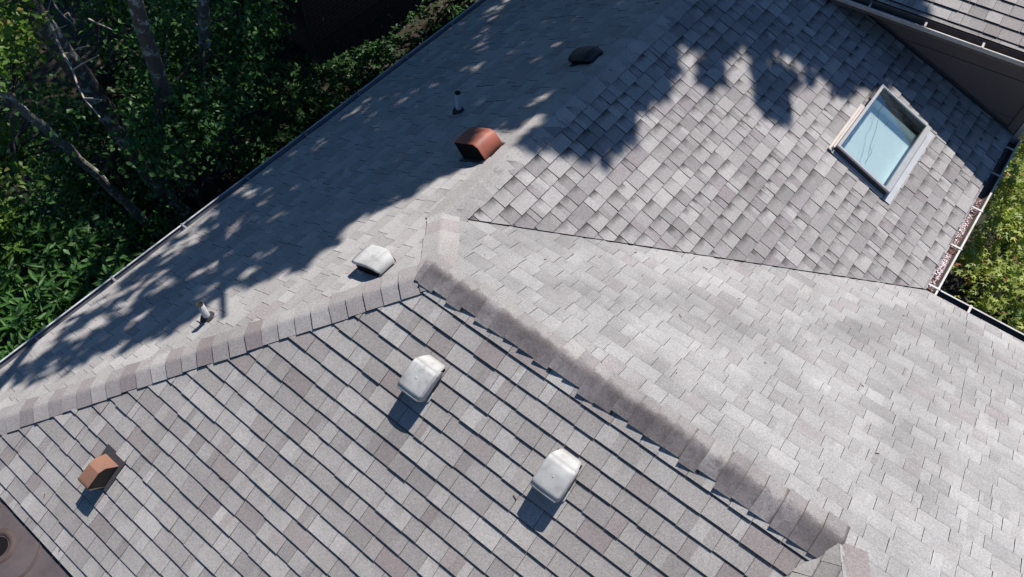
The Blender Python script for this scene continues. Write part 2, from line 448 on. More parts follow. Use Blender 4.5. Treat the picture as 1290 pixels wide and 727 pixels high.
# skylight opening on the wing slope
SKX0,SKX1,SKY0,SKY1 = 1.655,2.245,4.19,5.22
cU = math.cos(math.atan(TU))
def u_of(x,y): return PU.to2(onU(x,y))
q0=u_of(SKX0,SKY0); q1=u_of(SKX1,SKY1)
hole=(min(q0[0],q1[0]),max(q0[0],q1[0]),min(q0[1],q1[1]),max(q0[1],q1[1]))
YW=6.5
u_slope = shingle_roof('roof_slope', PU, [[B, C, onU(XC,YW), onU(B[0],YW+.05)]], MS['U'], house, thick=(.005,.010), seed=12, v0=0.02, holes=[hole], mauve_p=.14, wmean=.150, gap=.006, lift=.012, soft=[(B,B+np.array([0,1.,0]))])
tag(u_slope,'wing roof slope of diamond looking shingles round the skylight')
u_north = shingle_roof('roof_slope', PU, [[onU(B[0],YW+.05), onU(.55,YW), onU(.55,y_end), onU(B[0],y_end)]], MS['U'], house, thick=(.005,.010), seed=13, v0=0.02, lift=.012)
h_slope = shingle_roof('roof_slope', PHp, [[A2,HT,np.array([HT[0],-4.4,HT[2]]),onH(valleyend[0],-4.4),valleyend]], MS['F'], house, thick=(.004,.008), seed=17, v0=.04)

# caps
def nrm(pl): return pl.n
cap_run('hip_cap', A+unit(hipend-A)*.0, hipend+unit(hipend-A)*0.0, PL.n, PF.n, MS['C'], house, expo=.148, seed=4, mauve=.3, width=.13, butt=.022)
hip2 = onL(-WL,-WL*TL/TF)
cap_run('hip_cap', A2+np.array([.0,0,0])+unit(HT-A2)*2.0, A2+np.array([.03,0,-.01]), PR.n, PHp.n, MS['C'], house, expo=.19, seed=21, mauve=.9, width=.135)
cap_run('hip_cap', A, B+unit(A-B)*-.02, PL.n, PR.n, MS['P'], house, expo=.17, seed=9, mauve=.15, width=.14, butt=.022)
cap_run('ridge_cap', B+np.array([0,-.06,0]), np.array([B[0],y_end,B[2]]), PL.n, PU.n, MS['P'], house, expo=.17, seed=14, mauve=.06, width=.165, butt=.022)
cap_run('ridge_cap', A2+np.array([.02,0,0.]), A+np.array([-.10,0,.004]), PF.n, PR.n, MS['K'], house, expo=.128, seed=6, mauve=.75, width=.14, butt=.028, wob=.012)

# ---- upper storey block (wall and roof) turned about 5 degrees
A5=math.radians(5); E5=np.array([math.cos(A5),math.sin(A5),0]); N5=np.array([math.sin(A5),-math.cos(A5),0]); UP=np.array([0,0,1.])
W0=np.array([2.135,6.237,-1.223])
def tp(s,o,z): q=W0+E5*s+N5*o; return np.array([q[0],q[1],z])
wall_s0,wall_s1=-3.0,.955
mb=MB(); zt=-.50
mb.add([tp(wall_s0,0,GROUND),tp(wall_s1,0,GROUND),tp(wall_s1,0,zt),tp(wall_s0,0,zt)],[(0,1,2,3)])
mb.add([tp(wall_s1,0,GROUND),tp(wall_s1,-5,GROUND),tp(wall_s1,-5,zt),tp(wall_s1,0,zt)],[(0,1,2,3)])
mb.add([tp(wall_s0,0,GROUND),tp(wall_s0,-5,GROUND),tp(wall_s0,-5,zt),tp(wall_s0,0,zt)],[(3,2,1,0)])
for k in range(2):       # wide horizontal boards, thin laps
    z=-.95-.45*k
    mb.box(tp((wall_s0+wall_s1)/2,.006,z),E5,N5,UP,(wall_s1-wall_s0)/2-.02,.004,.006)
wl=mb.build('wall',M_WALL,house); tag(wl,'dark brown wall under the upper eave')
mb=MB()
mb.box(tp(wall_s1-.045,.010,(GROUND+zt)/2),E5,N5,UP,.045,.010,(zt-GROUND)/2)
mb.build('corner_board',M_WALL,house)
mb=MB()
mb.box(tp(wall_s1+.045,-.03,(GROUND+zt)/2-.12),E5,N5,UP,.03,.04,(zt-GROUND)/2-.12)
mb.build('downspout',M_WHITE,house)
# step flashing along the wall foot
mb=MB()
fl=[tp(s,o,0) for s in (wall_s0,wall_s1) for o in (.012,.03)]
for s0 in np.arange(-1.6,.9,.14):
    a=tp(s0,.012,0);b=tp(s0+.15,.012,0)
    pa=onU(a[0],a[1])[2];pb=onU(b[0],b[1])[2]
    mb.add([(a[0],a[1],pa+.01),(b[0],b[1],pb+.01),(b[0],b[1],pb+.05),(a[0],a[1],pa+.05)],[(0,1,2,3)])
    c=tp(s0,.045,0);d=tp(s0+.15,.045,0)
    mb.add([(a[0],a[1],pa+.024),(b[0],b[1],pb+.024),(d[0],d[1],onU(d[0],d[1])[2]+.024),(c[0],c[1],onU(c[0],c[1])[2]+.024)],[(0,1,2,3)])
mb.build('step_flashing',M_FLASHD,house)
OV=.35; ZG=-.522; TT=.42
t_s0,t_s1=-2.9,1.30
og=OV-.115                                        # shingle edge sits behind the trough
eo=tp(0,og,ZG+.035)
PT=Plane(tp(0,og-6,ZG+.035+6*TT),E5,unit(N5-UP*TT))
def onT(s,o): return tp(s,o,ZG+.035+(og-o)*TT)
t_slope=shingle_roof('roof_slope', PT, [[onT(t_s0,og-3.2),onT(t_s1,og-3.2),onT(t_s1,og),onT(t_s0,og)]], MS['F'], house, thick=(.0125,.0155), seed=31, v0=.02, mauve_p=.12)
tag(t_slope,'upper roof slope beyond the brown trough')
mb=MB()
mb.box((onT(0,og-1.6)-UP*.09)+E5*(t_s0+t_s1)/2,E5,unit(N5-UP*TT),np.cross(E5,unit(N5-UP*TT)),(t_s1-t_s0)/2,1.6,.05)
mb.build('roof_deck',M_WALL,house)
mb=MB(); mb.box(tp((t_s0+t_s1)/2,og-.015,ZG-.05),E5,N5,UP,(t_s1-t_s0)/2,.012,.07)
mb.build('fascia',M_WALL,house)
mb=MB(); mb.box(tp((t_s0+t_s1)/2,og/2-.02,ZG-.135),E5,N5,UP,(t_s1-t_s0)/2,og/2+.02,.012)
mb.build('soffit',M_WALL,house)

def gutter(P0,P1,out,w=.125,d=.085,inner=M_GUT,rim=M_WHITE,hangers=(),label=None,rimw=.016,endcaps=(True,True),hmat=M_WHITE):
    P0=np.asarray(P0,float);P1=np.asarray(P1,float);t=unit(P1-P0);out=unit(out);th=.004
    outer=[(0,0),(0,-d),(w*.62,-d),(w*.78,-d*.72),(w*.86,-d*.4),(w,-d*.22),(w,0)]
    innr=[(w-rimw,0),(w-rimw,-.006),(w-th-.004,-.012),(w-th-.002,-d*.24),(w*.86-th,-d*.4),(w*.78-th,-d*.72+th*.5),(w*.62-th,-d+th),(th,-d+th),(th,0)]
    prof=outer+innr; n=len(prof); mb=MB()
    V=[P+out*a+UP*b for P in (P0,P1) for a,b in prof]
    for i in range(n):
        j=(i+1)%n
        m = 1 if (i in (3,4,5,6,7)) else 0
        mb.add([V[i],V[j],V[n+j],V[n+i]],[(0,1,2,3)],m)
    for ci,P in enumerate((P0,P1)):
        if endcaps[ci]:
            s=1 if ci else -1
            Q=[P+t*s*.001+out*a+UP*b for a,b in outer]; mb.add(Q,[tuple(range(len(Q)))],1)
    g=mb.build('gutter',[inner,rim],house)
    if label: tag(g,label)
    for h in hangers:
        hb=MB(); c=P0+t*h
        hb.box(c+out*(w/2)+UP*.004,t,out,UP,.011,w/2+.004,.003)
        hb.box(c+out*(w+.003)-UP*.006,t,out,UP,.011,.003,.012)
        hb.build('hanger',hmat,g)
    return g
# upper eave trough
gutter(tp(t_s0,og+.0,ZG),tp(t_s1,og+.0,ZG),N5,w=.115,inner=M_GUT,label='brown trough with bright white lip under the upper eave',
       hangers=[-t_s0-.47,-t_s0+.13,-t_s0+.75,-t_s0-1.07,-t_s0+1.35])
# wing eave trough, with hangers
UE=onU(XC,0)[2]
gutter((XC-.015,C[1]+.0,UE-.015),(XC-.015,6.30,UE-.015),(1,0,0),w=.13,d=.09,hangers=[.10,.73,1.37,2.0,2.5],label='brown stained trough holding fallen petals',rimw=.018)
# right eave trough
gutter((XC+.13,C[1]-.012,C[2]-.02),(6.5,C[1]-.012,C[2]-.02),(0,1,0),w=.125,d=.09,inner=M_FLASHD,hangers=[.30,1.1,1.9],endcaps=(False,True))
# left eave trough
gutter((-WL+.015,-4.2,EAVE_L[2]-.02),(-WL+.015,y_end,EAVE_L[2]-.02),(-1,0,0),w=.12,d=.09,inner=M_GRAYGUT,rim=M_PIPE,rimw=.018,hangers=[k*.9+.3 for k in range(13)],label='long grey trough along the left eave',hmat=M_GRAYGUT)
# fascias and lower walls
mb=MB(); mb.box((XC-.035,(C[1]+6.3)/2,UE-.10),(1,0,0),(0,1,0),UP,.012,(6.3-C[1])/2,.085); mb.build('fascia',M_WALL,house)
mb=MB(); mb.box(((XC+6.5)/2,C[1]-.03,C[2]-.11),(1,0,0),(0,1,0),UP,(6.5-XC)/2,.012,.085); mb.build('fascia',M_WALL,house)
mb=MB(); mb.box((-WL+.035,(y_end-4.2)/2,EAVE_L[2]-.11),(1,0,0),(0,1,0),UP,.012,(y_end+4.2)/2,.085); mb.build('fascia',M_WALL,house)
def wallbox(x0,x1,y0,y1,z1):
    mb=MB(); mb.box(((x0+x1)/2,(y0+y1)/2,(GROUND+z1)/2),(1,0,0),(0,1,0),UP,abs(x1-x0)/2,abs(y1-y0)/2,(z1-GROUND)/2); return mb.build('wall',M_WALL,house)
wallbox(-WL+.40,-WL+.50,-4.2,y_end,EAVE_L[2]-.05)
wallbox(XC-.5,XC-.4,C[1]-.4,6.3,UE-.05)
wallbox(XC-.4,6.5,C[1]-.5,C[1]-.4,C[2]-.05)
# flat brown roof below the front slope
ZM=-WF*TF-.035
MBX0,MBX1,MBY0=-4.6,valleyend[0]-.02,-5.2
mb=MB(); mb.box(((MBX0+MBX1)/2,(MBY0-WF+.03)/2,ZM-.05),(1,0,0),(0,1,0),UP,(MBX1-MBX0)/2,(-WF+.03-MBY0)/2,.05)
memb=mb.build('flat_roof',M_MEMB,house); tag(memb,'flat brown membrane roof with a round patch and drain')
dc=at_z(-3,690,ZM)
mb=MB()
ring(mb,dc,[(.345,.001),(.340,.006),(.325,.0065),(.0,.0068)],wob=.012)
mb.build('membrane_patch',M_MEMB,memb)
mb=MB(); ring(mb,dc,[(.355,.002),(.347,.0075),(.335,.009),(.328,.005)],wob=.012); mb.build('patch_seam',M_MEMB2,memb)
mb=MB(); ring(mb,dc,[(.150,.006),(.135,.020),(.112,.026),(.095,.016),(.085,-.004)],wob=.02)
mb.build('drain_collar',M_MEMB2,memb)
mb=MB(); ring(mb,dc,[(.085,.012),(.0,.0085)]); mb.build('drain_bowl',M_SCREEN,memb)
# ---- petals caught in the trough
mb=MB(); R=random.Random(5)
PETC=[(.66,.42,.52),(.85,.80,.82),(.30,.13,.12),(.45,.30,.36)]
def petalmat():
    m,nt,b=newmat('petals'); at=N(nt,'ShaderNodeAttribute',attribute_name='leaf'); nt.links.new(at.outputs['Color'],b.inputs['Base Color']); b.inputs['Roughness'].default_value=.8; return m
cols=[]
for k in range(2600):
    y=R.uniform(C[1]+.02,5.15); 
    if 3.75<y<3.80 and R.random()<.5: continue
    x=XC-.01+R.uniform(.004,.075); z=UE-.015-.042+.018*math.sin(y*5)+R.uniform(-.006,.012)
    s=R.uniform(.005,.012); a=R.uniform(0,6.3); tl=R.uniform(-.6,.6)
    u=np.array([math.cos(a),math.sin(a),tl]); v=np.array([-math.sin(a),math.cos(a),R.uniform(-.5,.5)])
    c=np.array([x,y,z]); mb.add([c-u*s,c-v*s*.7,c+u*s,c+v*s*.7],[(0,1,2,3)])
    r=R.random(); cl = (.16,.08,.06) if (r<.40+.25*math.sin(y*9) or (4.20<y<4.30) or y<3.66) else PETC[0] if r<.45 else PETC[1] if r<.75 else PETC[3] if r<.9 else (.24,.12,.14)
    cols+= [(*cl,1)]*4
pt=mb.build('petal_litter',petalmat()); aa=pt.data.attributes.new('leaf','FLOAT_COLOR','CORNER'); aa.data.foreach_set('color',np.array(cols,dtype=np.float32).ravel())
tag(pt,'pink and white petals and dead leaves lying in the roof trough','petals',kind='stuff')

# ------------------------------------------------------------------ SKYLIGHT
def lift(x,y,h): q=onU(x,y); return q+PU.n*h
sky=empty('skylight',onU(1.95,4.7),'glazed roof skylight with pale metal frame beside the dark wall','skylight')
X0,X1,Y0,Y1=1.625,2.272,4.13,5.285
du,dv=PU.u,PU.v       # u along +-Y, v down slope
def frame_strip(mb,x0,x1,y0,y1,h0,h1,m=0):
    P=[lift(x,y,h) for h in (h0,h1) for x,y in ((x0,y0),(x1,y0),(x1,y1),(x0,y1))]
    mb.add(P,[(3,2,1,0),(4,5,6,7),(0,1,5,4),(1,2,6,5),(2,3,7,6),(3,0,4,7)],m)
mb=MB(); t=.035
for a in ((X0+.005,X0+t,Y0+.005,Y1-.005),(X1-t,X1-.005,Y0+.005,Y1-.005),(X0+t,X1-t,Y0+.005,Y0+t),(X0+t,X1-t,Y1-t,Y1-.005)): frame_strip(mb,*a,-.03,.078)
mb.build('curb',M_CURB,sky)
mb=MB(); fw=.034
frame_strip(mb,X1-fw*1.35,X1+.006,Y0-.004,Y1+.004,.078,.104)          # lower sash, widest and brightest
frame_strip(mb,X0-.004,X0+fw*.7,Y0-.004,Y1+.004,.0785,.100)
frame_strip(mb,X0+fw*.7+.001,X1-fw*1.35-.001,Y0-.004,Y0+fw*.55,.079,.100)
frame_strip(mb,X0+fw*.7+.001,X1-fw*1.35-.001,Y1-fw*.6,Y1+.004,.079,.100)
mb.build('sash_frame',M_FRAME,sky)
mb=MB(); frame_strip(mb,X0+fw*.7-.006,X1-fw*1.35+.006,Y0+fw*.55-.006,Y1-fw*.6+.006,.083,.091)
def glassmat():
    m,nt,b=newmat('glazing'); 
    tr=N(nt,'ShaderNodeBsdfTransparent'); tr.inputs[0].default_value=(.93,.975,.97,1)
    gl=N(nt,'ShaderNodeBsdfGlossy'); gl.inputs['Roughness'].default_value=.02; gl.inputs[0].default_value=(.92,.97,1,1)
    lw=N(nt,'ShaderNodeLayerWeight'); lw.inputs[0].default_value=.62
    mx=N(nt,'ShaderNodeMixShader'); nt.links.new(ramp(nt,lw.outputs['Fresnel'],[(0.,.08),(1.,.30)]),mx.inputs[0]); nt.links.new(tr.outputs[0],mx.inputs[1]); nt.links.new(gl.outputs[0],mx.inputs[2])
    out=[n for n in nt.nodes if n.type=='OUTPUT_MATERIAL'][0]; nt.links.new(mx.outputs[0],out.inputs[0]); return m
M_GLASS=glassmat()
pane=mb.build('pane',M_GLASS,sky)
# thin crooked dark lines laid on the pane
def px_on_U(x,y,h): return PU.hit(x,y,h)
mb=MB()
for path in ([(1119,121),(1112,119),(1116,123),(1113,132),(1107,140),(1106,152),(1103,165),(1099,176),(1096,184),(1094,195)],[(1096,184),(1098,192),(1093,200),(1090,206)],[(1114,159),(1117,156),(1119,153)],[(1070,179),(1072,172),(1071,166)]):
    mb=MB(); P=[px_on_U(x,y,.0925) for x,y in path]
    for a,b in zip(P[:-1],P[1:]):
        d=unit(b-a); s=np.cross(PU.n,d)*.0022; mb.add([a-s-d*.002,b-s+d*.002,b+s+d*.002,a+s-d*.002],[(0,1,2,3)])
    mb.build('pane_line',M_PANE_LINE,pane)
# light well below the pane
mb=MB(); x0,x1,y0,y1=SKX0+.012,SKX1-.012,SKY0+.012,SKY1-.012
T4=[lift(x,y,-.03) for x,y in ((x0,y0),(x1,y0),(x1,y1),(x0,y1))]; B4=[q-np.array([0,0,.09]) for q in T4]
mb.add(T4+B4,[(0,1,5,4),(1,2,6,5),(2,3,7,6),(3,0,4,7),(4,5,6,7)])
mb.build('light_well',M_WELL,sky)
# flashings
mb=MB(); frame_strip(mb,X1+.007,X1+.095,Y0-.05,Y1+.05,.026,.030); mb.add([lift(X1+.007,Y0-.03,.03),lift(X1+.012,Y0-.03,.03),lift(X1+.012,Y1+.03,.03),lift(X1+.007,Y1+.03,.03)],[(0,1,2,3)],1)
mb.build('apron_flashing',[M_LEAD,M_FLASHD],sky)
mb=MB(); frame_strip(mb,X0-.048,X0-.006,Y0-.05,Y1-.38,.026,.040); frame_strip(mb,X0-.026,X0-.006,Y0-.02,Y1-.42,.040,.068)
mb.build('head_flashing',M_CREAM,sky)
mb=MB(); frame_strip(mb,X0,X1+.0,Y0-.055,Y0-.006,.025,.029)
mb.build('side_flashing',M_LEAD,sky)
mb=MB(); frame_strip(mb,X0,X1,Y1+.006,Y1+.055,.025,.029)
mb.build('side_flashing',M_LEAD,sky)
mb=MB(); frame_strip(mb,X0+.02,X0+.16,Y1+.006,Y1+.03,.030,.07)
mb.build('bracket',M_CURB,sky)
mb=MB(); frame_strip(mb,X0-.03,X0+.0,Y1-.30,Y1-.17,.073,.098)
mb.build('bracket',M_CURB,sky)

# ------------------------------------------------------------------ ROOF VENTS
def hood_vent(name,pl,cx,cy_w,L,label,cat,group,mats,h=.105,tilt_in=.02,crown=.022,bev=.06,flange=.05,lip=.03,base=True,skirt=.028,chamf=.035):
    """pl: plane; (cx) world point on plane at the vent centre; v runs down-slope, u across"""
    shell,under,flmat=mats
    c=np.asarray(cx,float); u,v,n=pl.u,pl.v,pl.n
    root=empty(name,c,label,cat,group)
    P=lambda a,b,k: c+u*a+v*b+n*k
    Wd=cy_w
    # rows along v (up-slope to down-slope): (v, half width, top height)
    rows=[(-L/2,Wd/2-chamf,.02),(-L/2+bev*.45,Wd/2-chamf*.5,h*.55),(-L/2+bev,Wd/2-chamf*.12,h*.92),(-L/2+bev+.03,Wd/2,h),(0,Wd/2,h*1.04),(L/2-.05,Wd/2,h*1.05),(L/2-.012,Wd/2-.004,h*1.03),(L/2,Wd/2-.012,h*.98)]
    cols=np.array([-1,-.9,-.72,-.4,0,.4,.72,.9,1.])
    prof=1-np.abs(cols)**2.6
    mb=MB(); V=[]
    for b,hw,hh in rows:
        f=min(1.,hh/h)
        for cc,pr in zip(cols,prof): V.append(P(cc*hw,b,hh-crown*f*(1-pr)))
    nc=len(cols); F=[]
    for i in range(len(rows)-1):
        for k in range(nc-1): F.append((i*nc+k,i*nc+k+1,(i+1)*nc+k+1,(i+1)*nc+k))
    # skirts: turned-down side edges and front lip
    sk=[]
    for i,(b,hw,hh) in enumerate(rows):
        f=min(1.,hh/h); z=hh-crown*f
        sk.append((P(-hw-.001,b,max(.012,z-skirt)),P(hw+.001,b,max(.012,z-skirt))))
    o=len(V)
    for a,b in sk: V+= [a,b]
    for i in range(len(rows)-1):
        F.append((i*nc,(i+1)*nc,o+2*(i+1),o+2*i)); F.append(((i+1)*nc-1,o+2*i+1,o+2*(i+1)+1,(i+2)*nc-1))
    li=(len(rows)-1)*nc; o2=len(V)
    for cc,pr in zip(cols,prof): V.append(P(cc*(Wd/2-.014),L/2+.002,h*.98-crown*(1-pr)-lip))
    for k in range(nc-1): F.append((li+k,li+k+1,o2+k+1,o2+k))
    mb.add(V,F,0,True)
    ob=mb.build('hood',shell,root)
    es=ob.modifiers.new('fold','EDGE_SPLIT'); es.split_angle=math.radians(20); md=ob.modifiers.new('thickness','SOLIDIFY'); md.thickness=.003; md.offset=-1
    mb=MB(); ring(mb,P(0,.01,h*1.035),[(.011,-.003),(.007,.002),(0,.003)],seg=14); mb.build('stud',shell,root)
    # screened throat under the hood
    mb=MB()
    prof2=[(-L/2+.02,.015),(-L/2+bev,h*.78),(L/2-.035,h*.82),(L/2-.030,.012)]
    hw=Wd/2-.010
    V=[P(s*hw,b,k-.004) for s in (-1,1) for b,k in prof2]
    mb.add(V,[(0,1,2,3),(7,6,5,4),(0,4,5,1),(1,5,6,2),(2,6,7,3)])
    mb.build('screen',under,root)
    # base flange lying on the shingles
    if base:
        mb=MB(); f=flange
        ol=[(-Wd/2+.02,-L/2+.02),(Wd/2-.02,-L/2+.02),(Wd/2-.02,L/2-.10),(Wd/2+f*.8,L/2-.09),(Wd/2+f*.8,L/2-.03),(Wd/2+f*.5,L/2-.012),(Wd/2-.01,L/2-.015),(-Wd/2+.01,L/2-.015),(-Wd/2-f*.5,L/2-.012),(-Wd/2-f*.8,L/2-.03),(-Wd/2-f*.8,L/2-.09),(-Wd/2+.02,L/2-.10)]
        m=len(ol); V=[P(a,b,.016) for a,b in ol]+[P(a,b,.002) for a,b in ol]
        mb.add(V,[tuple(range(m))]+[(i,i+m,(i+1)%m+m,(i+1)%m) for i in range(m)])
        mb.build('base_flange',flmat,root)
    return root
W3=(M_VENTW,M_SCREEN,M_VENTW)
GV='white hood vents on the grey shingles'
def ctr(pl,x,y,h): return pl.hit(x,y,h)-pl.n*h
hood_vent('roof_vent',PF,ctr(PF,527,474,.145),.205,.30,'white hood vent on the front slope, the nearer of two to the roof peak','roof vent',GV,W3,h=.155,lip=.018,skirt=.105,crown=.014,flange=.022)
hood_vent('roof_vent',PF,ctr(PF,699,598,.145),.215,.30,'white hood vent low on the front slope, the farther of two from the roof peak','roof vent',GV,W3,h=.155,lip=.018,skirt=.105,crown=.014,flange=.022)
hood_vent('roof_vent',PL,ctr(PL,468,323,.105),.215,.31,'white hood vent on the sunny strip of the left slope','roof vent',GV,W3,h=.12,skirt=.02,lip=.018,crown=.010,flange=.015)
hood_vent('roof_vent',PL,ctr(PL,736,63,.10),.25,.28,'black hood vent on the shaded left slope near the ridge','roof vent',None,(M_VENTB,M_SCREEN,M_VENTB),h=.10,crown=.03,flange=.015)
# box shaped exhaust hoods
def box_vent(name,pl,c,Wd,L,h,label,mats,flange_up=.07,taper=1.,bev=.05,smooth=True,crown=.012):
    top,side,fl,dark=mats
    u,v,n=pl.u,pl.v,pl.n; c=np.asarray(c,float); P=lambda a,b,k: c+u*a+v*b+n*k
    root=empty(name,c,label,'exhaust vent')
    hw=Wd/2
    pr=[(-L/2,.015),(-L/2+bev,h*.80),(-L/2+bev+.045,h),(L/2-.03,h*1.07),(L/2-.012,h*1.06),(L/2,h*1.02)]
    nt_=8; mb=MB(); V=[]
    cols=[-1,-.97,-.85,-.5,0,.5,.85,.97,1]
    for b,k in pr:
        for cc in cols: V.append(P(cc*hw*(1-(1-taper)*min(1,k/h)),b,k-crown*abs(cc)**6))
    nc=len(cols)
    mb.add(V,[(i*nc+k,i*nc+k+1,(i+1)*nc+k+1,(i+1)*nc+k) for i in range(len(pr)-1) for k in range(nc-1)],0,smooth)
    ob=mb.build('hood',top,root); md=ob.modifiers.new('thickness','SOLIDIFY'); md.thickness=.003; md.offset=-1
    mb=MB(); p2=[(-L/2+.008,.010)]+[(b,k-.012) for b,k in pr[1:-1]]+[(L/2-.003,h*.99),(L/2-.030,.010)]; m=len(p2)
    for s in (-1,1):
        Q=[P(s*(hw-.004)*(1-(1-taper)*min(1,k/h)),b,k) for b,k in p2]; mb.add(Q,[tuple(range(m))])
    mb.add([P(s*(hw-.004),b,k) for s in (-1,1) for b,k in p2[-2:]],[(0,1,3,2)])
    mb.build('side_panel',side,root)
    mb=MB(); mb.box(P(0,-flange_up/2+.0,.010),u,v,n,hw+.03,L/2+flange_up/2,.006); mb.build('base_flange',fl,root)
    return root
box_vent('exhaust_vent',PF,ctr(PF,121,595,.10),.175,.225,.15,'small copper brown box vent at the lower left of the front slope',(M_BROWN,M_BROWND,M_FLASHD,M_SCREEN),taper=.72,smooth=False,crown=.002,bev=.03)
box_vent('exhaust_vent',PL,ctr(PL,601,177,.13),.25,.33,.185,'rust red hood vent on the left slope beside the ridge',(M_RED,M_SCREEN,M_FLASHD,M_SCREEN),flange_up=.0,bev=.035)

# ------------------------------------------------------------------ PLUMBING PIPES
def pipe_vent(px,h,label,rusty):
    b=PL.hit(*px); root=empty('vent_pipe',b,label,'vent pipe','plumbing pipes through the left slope'); n,u,v=PL.n,PL.u,PL.v
    mb=MB(); mb.box(b+n*.010+v*.03,u,v,n,.062,.085,.004); mb.build('flashing',M_LEAD,root)
    mb=MB(); 
    seg=24; V=[];F=[]
    for i,(r,k) in enumerate([(.066,.014),(.062,.03),(.040,.055),(.034,.058)]):
        for q in range(seg):
            a=2*math.pi*q/seg; V.append(b+n*k+UP*0+u*r*math.cos(a)+v*r*math.sin(a))
    for i in range(3):
        for q in range(seg): F.append((i*seg+q,i*seg+(q+1)%seg,(i+1)*seg+(q+1)%seg,(i+1)*seg+q))
    mb.add(V,F,0,True); mb.build('rubber_boot',M_RUBBER,root)
    mb=MB(); rr=.029
    V=[];F=[]
    for r,z in ((rr,-.03),(rr,h),(rr-.005,h),(rr-.005,h-.10)):
        for q in range(seg):
            a=2*math.pi*q/seg; V.append(b+UP*z+np.array([r*math.cos(a),r*math.sin(a),0]))
    for i in range(3):
        for q in range(seg): F.append((i*seg+q,i*seg+(q+1)%seg,(i+1)*seg+(q+1)%seg,(i+1)*seg+q))
    mb.add(V,F,0,True); 
    p=mb.build('pipe',M_PIPE,root)
    mb=MB(); ring(mb,b+UP*(h-.012),[(rr+.0012,.006),(rr+.0012,.014),(rr-.006,.0145),(rr-.006,-.06),(0,-.06)],seg=24); mb.build('rim',M_RUBBER,p)
    return root
pipe_vent((263,402),.235,'grey vent pipe in the sun near the left hip',True)
pipe_vent((578,142),.265,'grey vent pipe in deep shade beside the rust red vent',False)

# ------------------------------------------------------------------ GROUND
def groundmat():
    m,nt,b=newmat('soil'); co=objco(nt)
    c=mix(nt,noise(nt,.8,6,.65,co),(.022,.018,.013),(.05,.04,.028))
    c=mix(nt,ramp(nt,noise(nt,14,5,.7,co),[(.55,0.),(.7,1.)]),c,(.085,.062,.04))
    c=mix(nt,ramp(nt,noise(nt,1.6,4,.6,co),[(.5,0.),(.62,1.)]),c,(.02,.035,.012))
    nt.links.new(c,b.inputs['Base Color']); b.inputs['Roughness'].default_value=1
    bump(nt,b,noise(nt,20,5,.7,co),.6,.05); return m
mb=MB(); S=400; n=60
gx=np.concatenate([np.linspace(-S,-14,8),np.linspace(-13,13,n),np.linspace(14,S,8)])
V=[];F=[]
for i,x in enumerate(gx):
    for j,y in enumerate(gx):
        z=GROUND+(.10*math.sin(x*1.7+y*.6)+.08*math.sin(y*2.1-x*.8) if abs(x)<13 and abs(y)<13 else 0)
        V.append((x,y,z-.05))
m_=len(gx)
for i in range(m_-1):
    for j in range(m_-1): F.append((i*m_+j,(i+1)*m_+j,(i+1)*m_+j+1,i*m_+j+1))
mb.add(V,F,0,True); g=mb.build('ground',groundmat()); tag(g,kind='structure')

